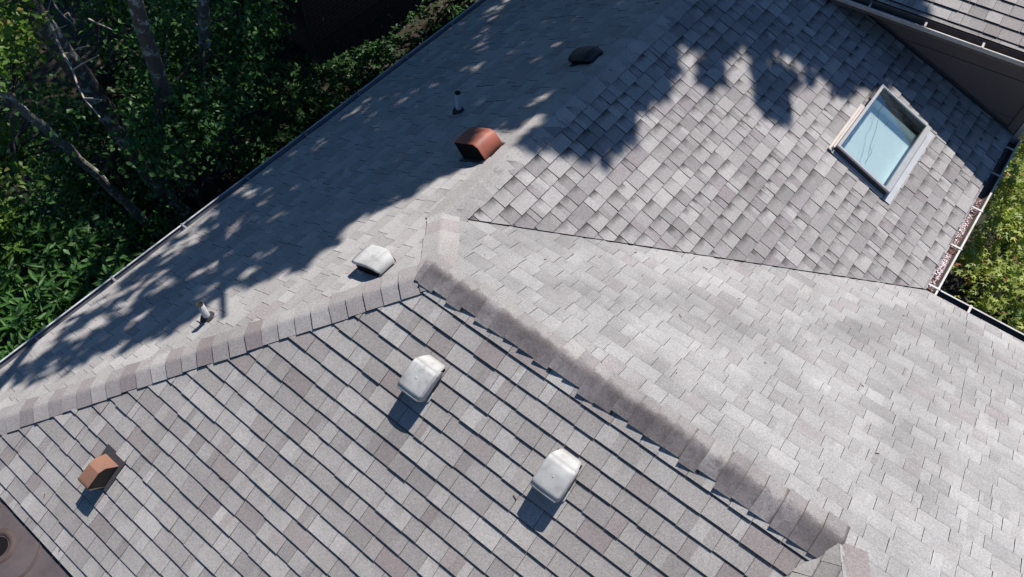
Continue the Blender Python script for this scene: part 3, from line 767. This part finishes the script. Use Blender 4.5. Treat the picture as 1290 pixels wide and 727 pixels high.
# ------------------------------------------------------------------ FOLIAGE
def leaves(pos, size, mat, name, parent, shape='ovate', droop=.3, up=.5, aspect=.5, seed=0, dirs=None, szvar=.35, tone=None, shade=False):
    r=np.random.default_rng(seed); pos=np.asarray(pos)
    if shade: pos=pos[landing_ok(pos)]
    n=len(pos)
    ax=r.normal(size=(n,3)); 
    if dirs is not None: ax=ax*.45+dirs
    ax[:,2]-=droop; ax/=np.linalg.norm(ax,axis=1)[:,None]
    nr=r.normal(size=(n,3)); nr[:,2]+=up*2.2
    sd=np.cross(nr,ax); sd/=np.linalg.norm(sd,axis=1)[:,None]+1e-9
    nn=np.cross(ax,sd)
    s=size*(1+szvar*r.uniform(-1,1,size=n))[:,None]
    if shape=='ovate': T=np.array([(0,0,0),(.42,.5,.10),(1,0,-.05),(.42,-.5,.10)]); FC=[(0,1,2),(0,2,3)]
    elif shape=='lance': T=np.array([(0,0,0),(.35,.5,.05),(.75,.34,-.03),(1,0,-.16),(.75,-.34,-.03),(.35,-.5,.05)]); FC=[(0,1,2,3),(0,3,4,5)]
    elif shape=='palm':
        pts=[(0,0,0)]
        tips=[(-110,.55),(-58,.85),(0,1.05),(58,.85),(110,.55)]
        ring_=[]
        for i,(d,l) in enumerate(tips):
            a=math.radians(d); ring_.append((.25+l*.75*math.cos(a),l*.75*math.sin(a),-.10*l))
            if i<4:
                b=math.radians((d+tips[i+1][0])/2); ring_.append((.25+.22*math.cos(b),.22*math.sin(b),.03))
        T=np.array([(0.25,0,.03)]+ring_); FC=[(0,i,i+1) for i in range(1,9)]
        aspect=1.
    T=T.copy(); T[:,1]*=aspect if shape!='palm' else 1
    V=(pos[:,None,:]+s[:,None,:]*(T[None,:,0:1]*ax[:,None,:]+T[None,:,1:2]*sd[:,None,:]+T[None,:,2:3]*nn[:,None,:])).reshape(-1,3)
    k=len(T); me=bpy.data.meshes.new(name)
    nf=len(FC); fl=len(FC[0])
    idx=(np.arange(n)[:,None,None]*k+np.array(FC)[None]).reshape(-1)
    me.vertices.add(len(V)); me.vertices.foreach_set('co',V.astype(np.float32).ravel())
    me.loops.add(len(idx)); me.loops.foreach_set('vertex_index',idx.astype(np.int32))
    me.polygons.add(n*nf); me.polygons.foreach_set('loop_start',(np.arange(n*nf)*fl).astype(np.int32))
    me.update(calc_edges=True)
    c=np.zeros((n,nf*fl,4),np.float32); c[...,3]=1
    c[...,0]=(r.uniform(0,1,n) if tone is None else np.clip(tone+r.uniform(-.3,.3,n),0,1))[:,None]; c[...,1]=r.uniform(0,1,n)[:,None]
    at=me.attributes.new('leaf','FLOAT_COLOR','CORNER'); at.data.foreach_set('color',c.ravel())
    me.materials.append(mat)
    o=bpy.data.objects.new(name,me); COL.objects.link(o)
    if parent is not None: o.parent=parent; o.matrix_parent_inverse=Matrix.Translation(-Vector(world_loc(parent)))
    return o
def clumps(centres, per, spread, r, flat=.6):
    c=np.asarray(centres); k=len(c)
    off=r.normal(size=(k,per,3))*np.array([1,1,flat])*spread
    return (c[:,None,:]+off).reshape(-1,3)
def trunk_mb(pts,radii,jit=.06,seg=12):
    P=[np.asarray(p,float) for p in pts]; out=[];rad=[]
    for i in range(len(P)-1):
        for q in np.linspace(0,1,7)[:-1]:
            out.append(P[i]*(1-q)+P[i+1]*q+np.array([random.uniform(-.02,.02),random.uniform(-.02,.02),0])); rad.append(radii[i]*(1-q)+radii[i+1]*q)
    out.append(P[-1]); rad.append(radii[-1])
    mb=MB(); mb.tube(out,rad,seg,0,True,jit); return mb
def limb(mb,a,b,r0,r1,seg=6,bend=.12):
    a=np.asarray(a,float);b=np.asarray(b,float);L=np.linalg.norm(b-a)
    o=np.array([random.uniform(-1,1),random.uniform(-1,1),random.uniform(-.3,1)])*bend*L
    pts=[]
    for q in np.linspace(0,1,7): pts.append(a*(1-q)+b*q+o*4*q*(1-q)*.5)
    mb.tube(pts,[r0*(1-q)+r1*q for q in np.linspace(0,1,7)],seg,0,True)

# ---- shade trees standing north of the house, just outside the picture: their crowns throw the dappled shade
def inpoly(pts,poly):
    x,y=pts[:,0],pts[:,1]; ins=np.zeros(len(pts),bool); n=len(poly)
    for i in range(n):
        x1,y1=poly[i]; x2,y2=poly[(i+1)%n]
        c=((y1>y)!=(y2>y))&(x<(x2-x1)*(y-y1)/((y2-y1) or 1e-9)+x1); ins^=c
    return ins
SHADE=[ # outline in the photograph of a shaded patch of roof, plane, leaves per unit
 ('L',[(95,432),(150,395),(205,365),(215,330),(250,290),(290,220),(430,80),(560,-60),(950,-90),(900,10),(745,152),(705,156),(668,146),(640,164),(600,175),(598,206),(555,228),(505,250),(460,276),(425,296),(405,318),(380,338),(345,352),(300,368),(262,384),(240,398),(215,408),(170,428),(130,446)],1.0),
 ('L',[(0,470),(60,440),(105,420),(135,440),(90,470),(40,480),(0,498)],.55),
 ('L',[(60,420),(150,352),(200,318),(228,330),(205,365),(150,395),(95,432)],.40),
 ('L',[(215,330),(180,335),(240,285),(262,272),(300,240),(290,262),(250,290)],.55),
 ('L',[(150,428),(215,405),(250,392),(240,412),(200,425),(160,446),(120,452)],.6),
 ('U',[(640,182),(660,110),(760,10),(830,-70),(1120,-90),(1170,60),(1130,110),(1080,112),(1062,112),(1040,98),(1015,108),(1005,92),(1000,70),(975,60),(960,82),(930,72),(905,80),(880,60),(858,48),(846,95),(826,118),(846,128),(850,100),(800,150),(790,182),(752,206),(722,190)],1.0),
 ('U',[(948,82),(975,72),(1000,95),(990,125),(992,150),(978,156),(960,146),(952,120),(945,104)],1.0),
 ('U',[(880,70),(925,75),(905,105),(885,104),(872,90)],.9),
 ('U',[(1040,95),(1090,70),(1090,108),(1062,120),(1045,112)],1.0),
]
LIGHT=[[(655,138),(675,122),(706,102),(716,104),(700,120),(672,140)],[(590,88),(608,78),(620,80),(600,92)],[(848,60),(866,52),(878,68),(874,92),(862,110),(848,104)],[(748,98),(765,84),(782,88),(775,100),(755,108)],
       [(968,56),(984,52),(986,72),(974,78)],[(1020,80),(1032,82),(1030,100),(1022,98)],[(790,160),(800,150),(804,165),(795,172)],[(640,185),(672,150),(700,140),(694,165),(670,175)],
       [(820,138),(832,128),(840,140),(828,150)],[(345,318),(372,296),(384,300),(352,324)],[(300,348),(330,328),(345,330),(310,354)],[(250,368),(275,350),(290,352),(262,372)],[(975,100),(983,100),(982,110),(974,110)],[(925,55),(935,50),(936,62),(926,66)],[(230,350),(250,338),(258,344),(236,356)]]

def edge_dist(uv,poly):
    d=np.full(len(uv),1e9)
    for i in range(len(poly)):
        a=np.array(poly[i],float); b=np.array(poly[(i+1)%len(poly)],float); ab=b-a
        t=np.clip(((uv-a)@ab)/(ab@ab),0,1); d=np.minimum(d,np.linalg.norm(uv-(a+t[:,None]*ab),axis=1))
    return d
LITWOOD=[(-90,-90),(62,-90),(62,60),(40,140),(34,230),(14,300),(0,345),(-90,360)]
def landing_ok(P):
    P=np.asarray(P,float); keep=np.ones(len(P),bool)
    for pn,pl in (('L',PL),('U',PU),('R',PR),('F',PF),('T',PT),('M',None)):
        if pn=='M':
            kk=(-1.6-P[:,2])/SUN[2]; Hh_=P+kk[:,None]*SUN; uw,dw=project(Hh_); hw=np.sin(uw[:,0]*.12+1.7*np.sin(uw[:,1]*.07))+np.sin(uw[:,1]*.15+uw[:,0]*.04)
            keep&=~(((inpoly(uw,LITWOOD)&(hw>-.9))|((uw[:,0]<340)&(hw>.95)))&(kk>1.5)&(dw>0)&(uw[:,0]>-90)&(uw[:,1]>-90))
            kk=(-2.6-P[:,2])/SUN[2]; Hh_=P+kk[:,None]*SUN; uw,dw=project(Hh_); hw=np.sin(uw[:,0]*.10+1.7*np.sin(uw[:,1]*.06))+np.sin(uw[:,1]*.13+uw[:,0]*.04)
            keep&=~(inpoly(uw,[(-60,250),(120,270),(170,330),(150,375),(60,440),(-60,480)])&(kk>1.5)&(hw>.55)&(dw>0))
            k=(-2.3-P[:,2])/SUN[2]; H=P+k[:,None]*SUN
            keep&=~((H[:,0]>3.1)&(H[:,0]<6.5)&(H[:,1]>3.5)&(H[:,1]<9.5)); continue
        k=((pl.o-P)@pl.n)/(SUN@pl.n); H=P+k[:,None]*SUN
        uv,dp=project(H); inf=(uv[:,0]>-25)&(uv[:,0]<PW+25)&(uv[:,1]>-25)&(uv[:,1]<PH+25)&(k>0)&(dp>0)
        x,y=H[:,0],H[:,1]
        if pn=='T': keep&=~(inf&(uv[:,0]>1165)&(uv[:,1]<85)&(y>5.7)); continue
        hip=np.where((y<3.6),np.minimum(np.minimum(TL*x,TF*y),-TR*y),-99)
        wing=np.where(y>B[1],np.minimum(TL*x,B[2]-TU*(x-B[0])),-99)
        zr=np.where((x>-3.6)&(x<6.5),np.maximum(hip,wing),-99)
        hs=np.stack([TL*x,np.where(y<3.6,TF*y,-99),np.where(y<3.6,-TR*y,-99)],1)
        ia=np.where(hip>=wing, np.argmin(hs,1), np.where(TL*x<B[2]-TU*(x-B[0]),0,3))
        on=inf&(np.abs(H[:,2]-zr)<.06)&(ia=={'L':0,'F':1,'R':2,'U':3}[pn])
        hole=(np.sin(uv[:,0]*.13+1.7*np.sin(uv[:,1]*.09))+np.sin(uv[:,1]*.17+uv[:,0]*.05+1.3*np.sin(uv[:,0]*.11)))/2
        thr=np.where((pn=='L')&(uv[:,0]<330),.38,np.where(pn=='L',.70,np.where(uv[:,1]>45,.70,.93)))
        ok=np.zeros(len(P),bool); ed=np.zeros(len(P))
        for sp,poly,dn in SHADE:
            if sp==pn:
                ins=inpoly(uv,poly); ok|=ins; ed=np.where(ins,np.maximum(ed,edge_dist(uv,poly)),ed)
        for L_ in LIGHT: ok&=~inpoly(uv,L_)
        thr=np.minimum(thr,-.45+ed/11.)
        ok&=hole<thr
        keep&=~(on&~ok)
    return keep
pts_all=[]; r=np.random.default_rng(3)
PLN={'L':PL,'U':PU}
for pn,poly,dens in SHADE:
    poly=np.array(poly,float); lo=poly.min(0); hi=poly.max(0)
    n=int((hi-lo).prod()*.16); q=lo+r.uniform(size=(n,2))*(hi-lo); q=q[inpoly(q,poly)]
    for L_ in LIGHT: q=q[~inpoly(q,L_)]
    q=q[r.uniform(size=len(q))<dens*.85]
    pl=PLN[pn]
    X=np.array([pl.hit(*p) for p in q])
    pts_all.append(X)
X=np.concatenate(pts_all)
# roof beyond the top edge of the picture stays in shade too
ex=np.stack([r.uniform(-3.6,-.4,2200),r.uniform(4.6,8.3,2200),np.zeros(2200)],1); ex[:,2]=ex[:,0]*TL
X=np.concatenate([X,ex])
s=r.uniform(8.0,12.0,len(X))
CAN=X-SUN[None,:]*s[:,None]
uvp,dep=project(CAN)
vis=(dep>0)&(uvp[:,0]>-60)&(uvp[:,0]<PW+60)&(uvp[:,1]>-60)&(uvp[:,1]<PH+60)
CAN=CAN[~vis]; CAN=CAN[landing_ok(CAN)]
heads=np.array([(-4.6,9.6,0),(-1.6,11.6,0),(1.6,12.2,0)])
own=np.argmin(((CAN[:,None,:2]-heads[None,:,:2]-np.array([0,-4,0])[:2])**2).sum(2),axis=1)
LBL=['broad leafed shade tree beyond the shaded left slope','broad leafed shade tree north of the house behind the ridge','broad leafed shade tree north of the house behind the upper wall']
for k in range(3):
    root=empty('shade_tree',(heads[k][0],heads[k][1],GROUND),LBL[k],'tree','tall shade trees north of the house')
    top=np.array([heads[k][0]*.95,heads[k][1]-.2,6.0])
    mb=trunk_mb([(heads[k][0],heads[k][1],GROUND-.1),(heads[k][0]+.1,heads[k][1]-.2,0),top],[.28,.22,.14])
    tr=mb.build('trunk',M_BARKD,root)
    P=CAN[own==k]
    lm=MB(); sel=P[r.choice(len(P),min(26,len(P)),replace=False)]
    for q in sel: limb(lm,top-np.array([0,0,random.uniform(0,2.2)]),q,.045,.010)
    lm.build('limb',M_BARKD,tr)
    extra=clumps(top+r.normal(size=(60,3))*np.array([1.5,1.3,1.0])+np.array([0,1.2,3.0]),40,.35,r)
    leaves(np.concatenate([P,P+r.normal(size=P.shape)*.10,extra]),.15,ML_SHADE,'crown',root,aspect=.7,seed=40+k,up=.9,droop=.1,shade=True)

# ------------------------------------------------------------------ NEIGHBOUR'S BRICK BUILDING
def brickwall():
    m,nt,b=newmat('brick_wall'); co=N(nt,'ShaderNodeTexCoord').outputs['Object']; sx=N(nt,'ShaderNodeSeparateXYZ'); nt.links.new(co,sx.inputs[0])
    cb=N(nt,'ShaderNodeCombineXYZ'); nt.links.new(math_(nt,'ADD',sx.outputs[0],sx.outputs[1]),cb.inputs[0]); nt.links.new(sx.outputs[2],cb.inputs[1])
    br=N(nt,'ShaderNodeTexBrick'); nt.links.new(cb.outputs[0],br.inputs['Vector'])
    br.inputs['Color1'].default_value=(.075,.032,.03,1); br.inputs['Color2'].default_value=(.05,.025,.024,1); br.inputs['Mortar'].default_value=(.10,.075,.07,1)
    br.inputs['Scale'].default_value=1; br.inputs['Brick Width'].default_value=.23; br.inputs['Row Height'].default_value=.078; br.inputs['Mortar Size'].default_value=.009
    nt.links.new(br.outputs[0],b.inputs['Base Color']); b.inputs['Roughness'].default_value=.9; return m
MBK=brickwall()
nb=empty('brick_building',(-10,9,GROUND),'dark red brick building in deep shade beyond the trees','building')
bx0,bx1,by0,by1,bz1=-14.,-7.5,4.6,15.,-.9
mb=MB(); mb.box(((bx0+bx1)/2,(by0+by1)/2,(GROUND-.2+bz1)/2),(1,0,0),(0,1,0),UP,(bx1-bx0)/2,(by1-by0)/2,(bz1-GROUND+.2)/2); mb.build('wall',MBK,nb)
mb=MB(); rh=1.6; e=.35
V=[(bx0-e,by0-e,bz1-.1),(bx1+e,by0-e,bz1-.1),(bx1+e,by1+e,bz1-.1),(bx0-e,by1+e,bz1-.1),((bx0+bx1)/2,by0+3,bz1+rh),((bx0+bx1)/2,by1-3,bz1+rh)]
mb.add(V,[(0,1,4),(1,2,5,4),(2,3,5),(3,0,4,5),(3,2,1,0)]); mb.build('roof',simple('neighbour_roof',(.09,.08,.08),.9),nb)
mb=MB(); mb.tube([(bx1+.05,by0-.05,bz1-.1),(bx1+.05,by0-.05,GROUND+.28),(bx1+.16,by0-.13,GROUND+.10)],.04,8); mb.build('downspout',M_BROWND,nb)
mb=MB(); mb.box((bx1+.01,by0+5,GROUND+.16),(1,0,0),(0,1,0),UP,.03,5,.05); mb.build('plinth',M_BROWND,nb)

# ------------------------------------------------------------------ TREES AND SHRUBS
rt=np.random.default_rng(21)
def vol(poly,z0,z1,n,zpow=1.):
    poly=np.array(poly,float); lo=poly.min(0); hi=poly.max(0); out=[]
    while len(out)<n:
        q=lo+rt.uniform(size=(n,2))*(hi-lo); q=q[inpoly(q,poly)]
        for p in q: out.append(at_z(p[0],p[1],z0+(z1-z0)*rt.uniform()**zpow))
    return np.array(out[:n])
def ext(a,b,z):       # continue the line a->b up to height z
    a=np.asarray(a);b=np.asarray(b); return a+(b-a)*(z-a[2])/(b[2]-a[2])
GW='trees standing left of the house'
# big lichen covered trunk
p0=at_z(186,212,-3.7); p1=at_z(118,118,-2.4); p2=at_z(55,30,-1.2)
t1=empty('tree',ext(p1,p0,GROUND),'tall tree with thick lichen mottled trunk and pale dead branches','tree',GW)
tb=trunk_mb([ext(p1,p0,GROUND-.1),p0,p1,p2,ext(p1,p2,4.4)],[.17,.15,.14,.13,.08],.10).build('trunk',M_BARK,t1)
lm=MB()
P1=vol([(90,-20),(220,-20),(235,110),(200,200),(170,150),(120,70)],-3.9,-2.5,44)
for q in P1[::2]: limb(lm,ext(p1,p2,q[2]+random.uniform(.1,.9)) if q[2]>-2.6 else p1,q,.03,.008)
lm.build('limb',M_BARKD,tb)
up1=np.array([ext(p1,p2,5.2)+rt.normal(size=3)*np.array([1.4,1.2,.8]) for _ in range(40)])
leaves(np.concatenate([clumps(P1,95,.20,rt),clumps(up1,45,.35,rt)]),.085,ML_MID,'crown',t1,seed=61,aspect=.6,up=1.,szvar=.4,shade=True)
dead=MB()
def bpath(pts,z,r0,r1,mb):
    P=[at_z(x,y,z+dz) for x,y,dz in pts]; n=len(P); mb.tube(P,[r0+(r1-r0)*i/(n-1) for i in range(n)],6)
bpath([(55,28,-.55),(57,20,-.5),(66,36,-.45),(76,60,-.4),(82,72,-.35),(92,90,-.3),(98,108,-.25),(106,124,-.2),(118,138,-.15),(126,148,-.1)],-.6,.020,.006,dead)
for pts in ([(57,22,-.5),(62,8,-.4),(66,-8,-.3)],[(64,-6,-.1),(70,8,-.15),(80,20,-.2),(88,26,-.2),(95,34,-.2)],[(80,20,-.2),(86,16,-.2),(92,26,-.2),(98,24,-.1)],[(82,68,-.3),(90,66,-.2),(100,60,-.1),(112,58,0)],[(92,88,-.25),(104,80,-.2),(116,74,-.1),(124,70,0)],[(106,124,-.2),(116,124,-.1),(128,126,0)],[(66,40,-.4),(74,36,-.3),(84,32,-.2)],[(112,24,-.1),(124,30,-.1),(134,34,0),(142,38,0)]):
    bpath(pts,-.6,.011,.004,dead)
bpath([(55,26,-.75),(57,22,-.6)],-.6,.02,.02,dead)
dead.build('dead_branch',M_DEADW,t1)
# slender leaning pale trunk
p0=at_z(206,300,-4.7); p1=at_z(100,200,-2.7); p2=at_z(0,112,-1.3)
t2=empty('tree',ext(p1,p0,GROUND),'slender leaning tree with pale mottled stem and sunlit leaves at the corner','tree',GW)
tb=trunk_mb([ext(p1,p0,GROUND-.1),p0,p1,p2,ext(p1,p2,3.6)],[.075,.066,.056,.05,.035],.08,10).build('trunk',M_BARKW,t2)
P2=vol([(-70,-60),(40,-60),(50,25),(38,70),(20,95),(-70,90)],-2.3,-.6,50)
P2=np.concatenate([P2,vol([(-70,140),(0,140),(26,165),(22,230),(0,260),(-70,330)],-3.2,-1.9,34)])
lm=MB()
for q in P2[::4]: limb(lm,ext(p1,p2,min(3.,q[2]+random.uniform(.2,.9))),q,.022,.006)
lm.build('limb',M_BARKD,tb)
leaves(clumps(P2,75,.15,rt),.085,ML_LIT,'crown',t2,seed=62,shape='ovate',aspect=.7,up=1.2)
# further trunks
def small_tree(lo,hi,zl,zh,r,label,poly,z0,z1,ncl,per,mat,size,bark,seed,top=4.2,shape='ovate',aspect=.6):
    p0=at_z(*lo,zl); p1=at_z(*hi,zh)
    t=empty('tree',ext(p1,p0,GROUND),label,'tree',GW)
    tb=trunk_mb([ext(p1,p0,GROUND-.1),p0,p1,ext(p0,p1,top)],[r*1.1,r,r*.85,r*.5],.09,10).build('trunk',bark,t)
    P=vol(poly,z0,z1,ncl); lm=MB()
    for q in P[::3]: limb(lm,ext(p0,p1,max(-3.8,min(top,q[2]+random.uniform(0,.6)))),q,r*.25,.006)
    lm.build('limb',M_BARKD,tb)
    upc=np.array([ext(p0,p1,top+.8)+rt.normal(size=3)*np.array([1.2,1.2,.7]) for _ in range(26)])
    leaves(np.concatenate([clumps(P,int(per*1.35),.20,rt),clumps(upc,45,.35,rt)]),size,mat,'crown',t,seed=seed,aspect=aspect,up=1.,shape=shape,shade=True)
small_tree((242,240),(200,100),-4.4,-1.6,.10,'dark barked tree between the lichen trunk and the roof edge',[(150,10),(260,0),(262,80),(240,190),(215,230),(170,190)],-3.6,-1.8,42,70,ML_DARK,.08,M_BARK,63)
small_tree((266,215),(256,28),-4.5,-1.6,.085,'dark upright tree behind the shaded shrubs left of the brick building',[(225,-20),(345,-20),(350,30),(310,110),(290,190),(250,200)],-4.0,-1.9,46,70,ML_DARK,.08,M_BARK,64)
small_tree((282,105),(300,20),-4.3,-2.2,.06,'thin crooked tree nearest the brick building',[(270,-30),(352,-30),(345,25),(320,70),(280,90)],-3.4,-1.9,22,70,ML_MID,.08,M_BARKD,65)
# lanceolate shrub by the left eave
def shrub(poly,z0,z1,nwh,per,size,mat,label,name='shrub',cat='shrub',group=None,shape='lance',aspect=.26,spread=.03,seed=0,stems=10,droop=.15,tone=None):
    P=vol(poly,z0,z1,nwh); b=np.array([P[:,0].mean(),P[:,1].mean(),GROUND])
    s=empty(name,b,label,cat,group); mb=MB()
    for q in P[rt.choice(nwh,min(stems,nwh),replace=False)]: limb(mb,b+np.array([random.uniform(-.15,.15),random.uniform(-.15,.15),-.05]),q,.025,.008,bend=.08)
    mb.build('stem',M_BARKD,s)
    pos=[];dirs=[]
    for q in P:
        a0=rt.uniform(0,6.28)
        for k in range(per):
            a=a0+k*2.4; pos.append(q+rt.normal(size=3)*spread); dirs.append((math.cos(a),math.sin(a),rt.uniform(-.3,.45)))
    leaves(np.array(pos),size,mat,'foliage',s,shape=shape,aspect=aspect,droop=droop,up=1.,seed=seed,dirs=np.array(dirs)*1.6,tone=tone)
    return s
shrub([(20,262),(60,282),(112,290),(166,332),(148,372),(110,385),(60,360),(20,330)],-3.1,-2.45,170,12,.17,ML_MID,'dark green shrub of long pointed leaves close to the left eave',seed=71,spread=.02)
shrub([(-40,330),(30,345),(70,370),(105,390),(60,440),(0,470),(-40,480)],-3.0,-2.3,120,12,.16,ML_MID,'dark green shrub of long pointed leaves at the left picture edge below the eave',seed=72,spread=.02)
shrub([(-60,240),(20,250),(28,330),(-40,330)],-3.0,-2.2,70,12,.15,ML_LIT,'brighter green shrub of narrow leaves at the left picture edge',seed=73)
small_tree((120,262),(150,170),-4.6,-3.2,.045,'thin low sapling under the leaning pale stem',[(30,110),(90,130),(160,170),(235,250),(205,300),(160,290),(150,300),(110,280),(50,240)],-4.6,-4.0,90,60,ML_DARK,.085,M_BARKD,66,top=-2.6)
GS='shrubs along the shaded left wall'
shrub([(300,215),(318,150),(345,130),(375,130),(395,150),(372,185),(320,225)],-4.5,-3.7,110,10,.09,ML_DARK,'small dark shrub in the gap nearest the leaning trunk',seed=74,group=GS,aspect=.5)
shrub([(335,130),(338,80),(395,82),(425,110),(440,120),(395,155)],-4.5,-3.8,120,10,.085,ML_DARK,'dark shrub at the foot of the brick building corner',seed=75,group=GS,aspect=.5)
shrub([(395,85),(455,60),(505,45),(500,72),(440,118)],-4.6,-4.0,110,10,.085,ML_DARK,'loose dark shrub between brick building and left eave',seed=76,group=GS,aspect=.5)
shrub([(440,70),(500,30),(560,-20),(612,-20),(600,0),(540,45),(490,85)],-4.7,-4.2,110,9,.07,ML_DARK,'low leafy plant by the brick wall near the top of the eave',seed=77,group=GS,aspect=.5)
# ivy on the ground
gp=np.stack([rt.uniform(-13,-3.2,9000),rt.uniform(-4,6,9000),np.full(9000,GROUND)],1); gp[:,2]+=rt.uniform(-.03,.14,9000)
k=np.sin(gp[:,0]*1.3+1)+np.sin(gp[:,1]*1.7)+np.sin((gp[:,0]+gp[:,1])*.9); gp=gp[k>-.2]
gc=leaves(gp,.11,ML_DARK,'ground_cover',None,shape='ovate',aspect=.8,up=2.,seed=78); tag(gc,'low dark leafy ground cover under the trees','ground cover',kind='stuff')
lp=np.stack([rt.uniform(-9,-3.6,700),rt.uniform(-2,9,700),np.full(700,GROUND+.02)],1); lp[:,2]+=rt.uniform(.02,.08,700)
ML_LIT2=leafmat('dead_leaf',(.07,.05,.035),(.20,.15,.11),trans=.1,rough=.8)
ll=leaves(lp,.09,ML_LIT2,'leaf_litter',None,aspect=.6,up=2.5,seed=79); tag(ll,'fallen brown leaves on the shaded ground','fallen leaves',kind='stuff')
# canopy of two more trees over the woods (out of the picture, they keep the wood dark)
for k,(hx,hy,lab) in enumerate([(-9.6,7.0,'tall tree behind the wood in front of the brick building'),(-6.3,7.6,'tall tree between brick building and the shaded left eave')]):
    hx0=hx
    root=empty('shade_tree',(hx,hy-3.6,GROUND) if False else (hx,hy,GROUND),lab,'tree','tall shade trees north of the house')
    if k==0: hx,hy=-9.8,4.0
    top=np.array([hx,hy-1.5,3.4])
    root.location=(hx,hy,GROUND)
    tb=trunk_mb([(hx,hy,GROUND-.1),(hx,hy-.3,0),top],[.2,.17,.1]).build('trunk',M_BARKD,root)
    ctrs=np.stack([rt.uniform(-3.0,2.6,110)+ (hx if k==0 else -6.9), rt.uniform(.8,10.2,110), rt.uniform(3.3,6.0,110)],1)
    ctrs=ctrs[ctrs[:,0]<-4.6]
    lm=MB()
    for q in ctrs[::4]: limb(lm,top-np.array([0,0,random.uniform(0,1.5)]),q,.04,.01)
    lm.build('limb',M_BARKD,tb)
    leaves(clumps(ctrs,75,.42,rt),.19,ML_SHADE,'crown',root,aspect=.7,seed=90+k,up=1.1,shade=True)
# Japanese maples inside the corner of the two eaves
GMP='maples beside the house corner'
def maple(poly,z0,z1,ncl,per,label,seed,base,mat=ML_MAPLE):
    P=vol(poly,z0,z1,ncl); t=empty('maple_tree',(base[0],base[1],GROUND),label,'tree',GMP)
    b=np.array([base[0],base[1],GROUND-.05]); f=b+np.array([.05,.05,1.1])
    tb=trunk_mb([b,f],[.07,.05],.05,8).build('trunk',M_BARKD,t); lm=MB()
    for q in P[::5]: limb(lm,f,q-np.array([0,0,.06]),.028,.006)
    lm.build('limb',M_BARKD,tb)
    leaves(clumps(P,per,.105,rt,.30),.088,mat,'crown',t,shape='palm',up=1.3,droop=.35,seed=seed)
maple([(1212,330),(1235,300),(1262,296),(1290,300),(1345,310),(1360,480),(1290,440),(1262,402),(1225,372)],-3.0,-2.0,64,46,'sunlit yellow green maple filling the corner between the two eaves',81,(4.35,5.6))
maple([(1240,262),(1262,215),(1285,180),(1345,170),(1350,290),(1290,285),(1262,288)],-3.1,-2.0,60,46,'sunlit yellow green maple beside the petal filled trough, nearer the dark wall',82,(4.1,7.6))
maple([(1185,355),(1225,300),(1260,230),(1290,190),(1340,200),(1340,440),(1270,410)],-4.2,-3.3,70,26,'shaded lower maple under the two sunlit maples',83,(3.9,6.6),ML_MID)

# ---- twigs, leaf scraps and grit on the roof
mb=MB(); R=random.Random(77)
for pl,n,box in ((PL,26,((-4.,8.),(0,4.1))),(PF,30,((-3.5,3.),(0.2,3.5))),(PR,26,((0,5),(.2,3.6))),(PU,18,((-5.5,0),(0.2,3.4)))):
    k=0
    while k<n:
        a=R.uniform(*box[0]); b=R.uniform(*box[1]); q=pl.p(a,b,.013); k+=1
        if pl is PF and (q[0]<-3.4+0 or q[1]>TL*q[0]/TF*1 and q[0]<0 and q[1]>TL*q[0]/TF-0): 
            if q[0]<0 and TL*q[0]<TF*q[1]: continue
        hip=min(TL*q[0],TF*q[1],-TR*q[1]); wing=min(TL*q[0],B[2]-TU*(q[0]-B[0])) if q[1]>B[1] else -99
        if abs(max(hip,wing)-q[2])>.05: continue
        s_=R.uniform(.003,.007); th=R.uniform(0,6.28); el=R.choice([1,1,1,4,6])
        u=pl.u*math.cos(th)+pl.v*math.sin(th); v=np.cross(pl.n,u)
        mb.box(q,u,v,pl.n,s_*el*.6,s_*(.5 if el==1 else .25),.003)
lt=mb.build('roof_litter',M_RUST); tag(lt,'tiny dark twigs and leaf scraps scattered over the shingles','twigs',kind='stuff')
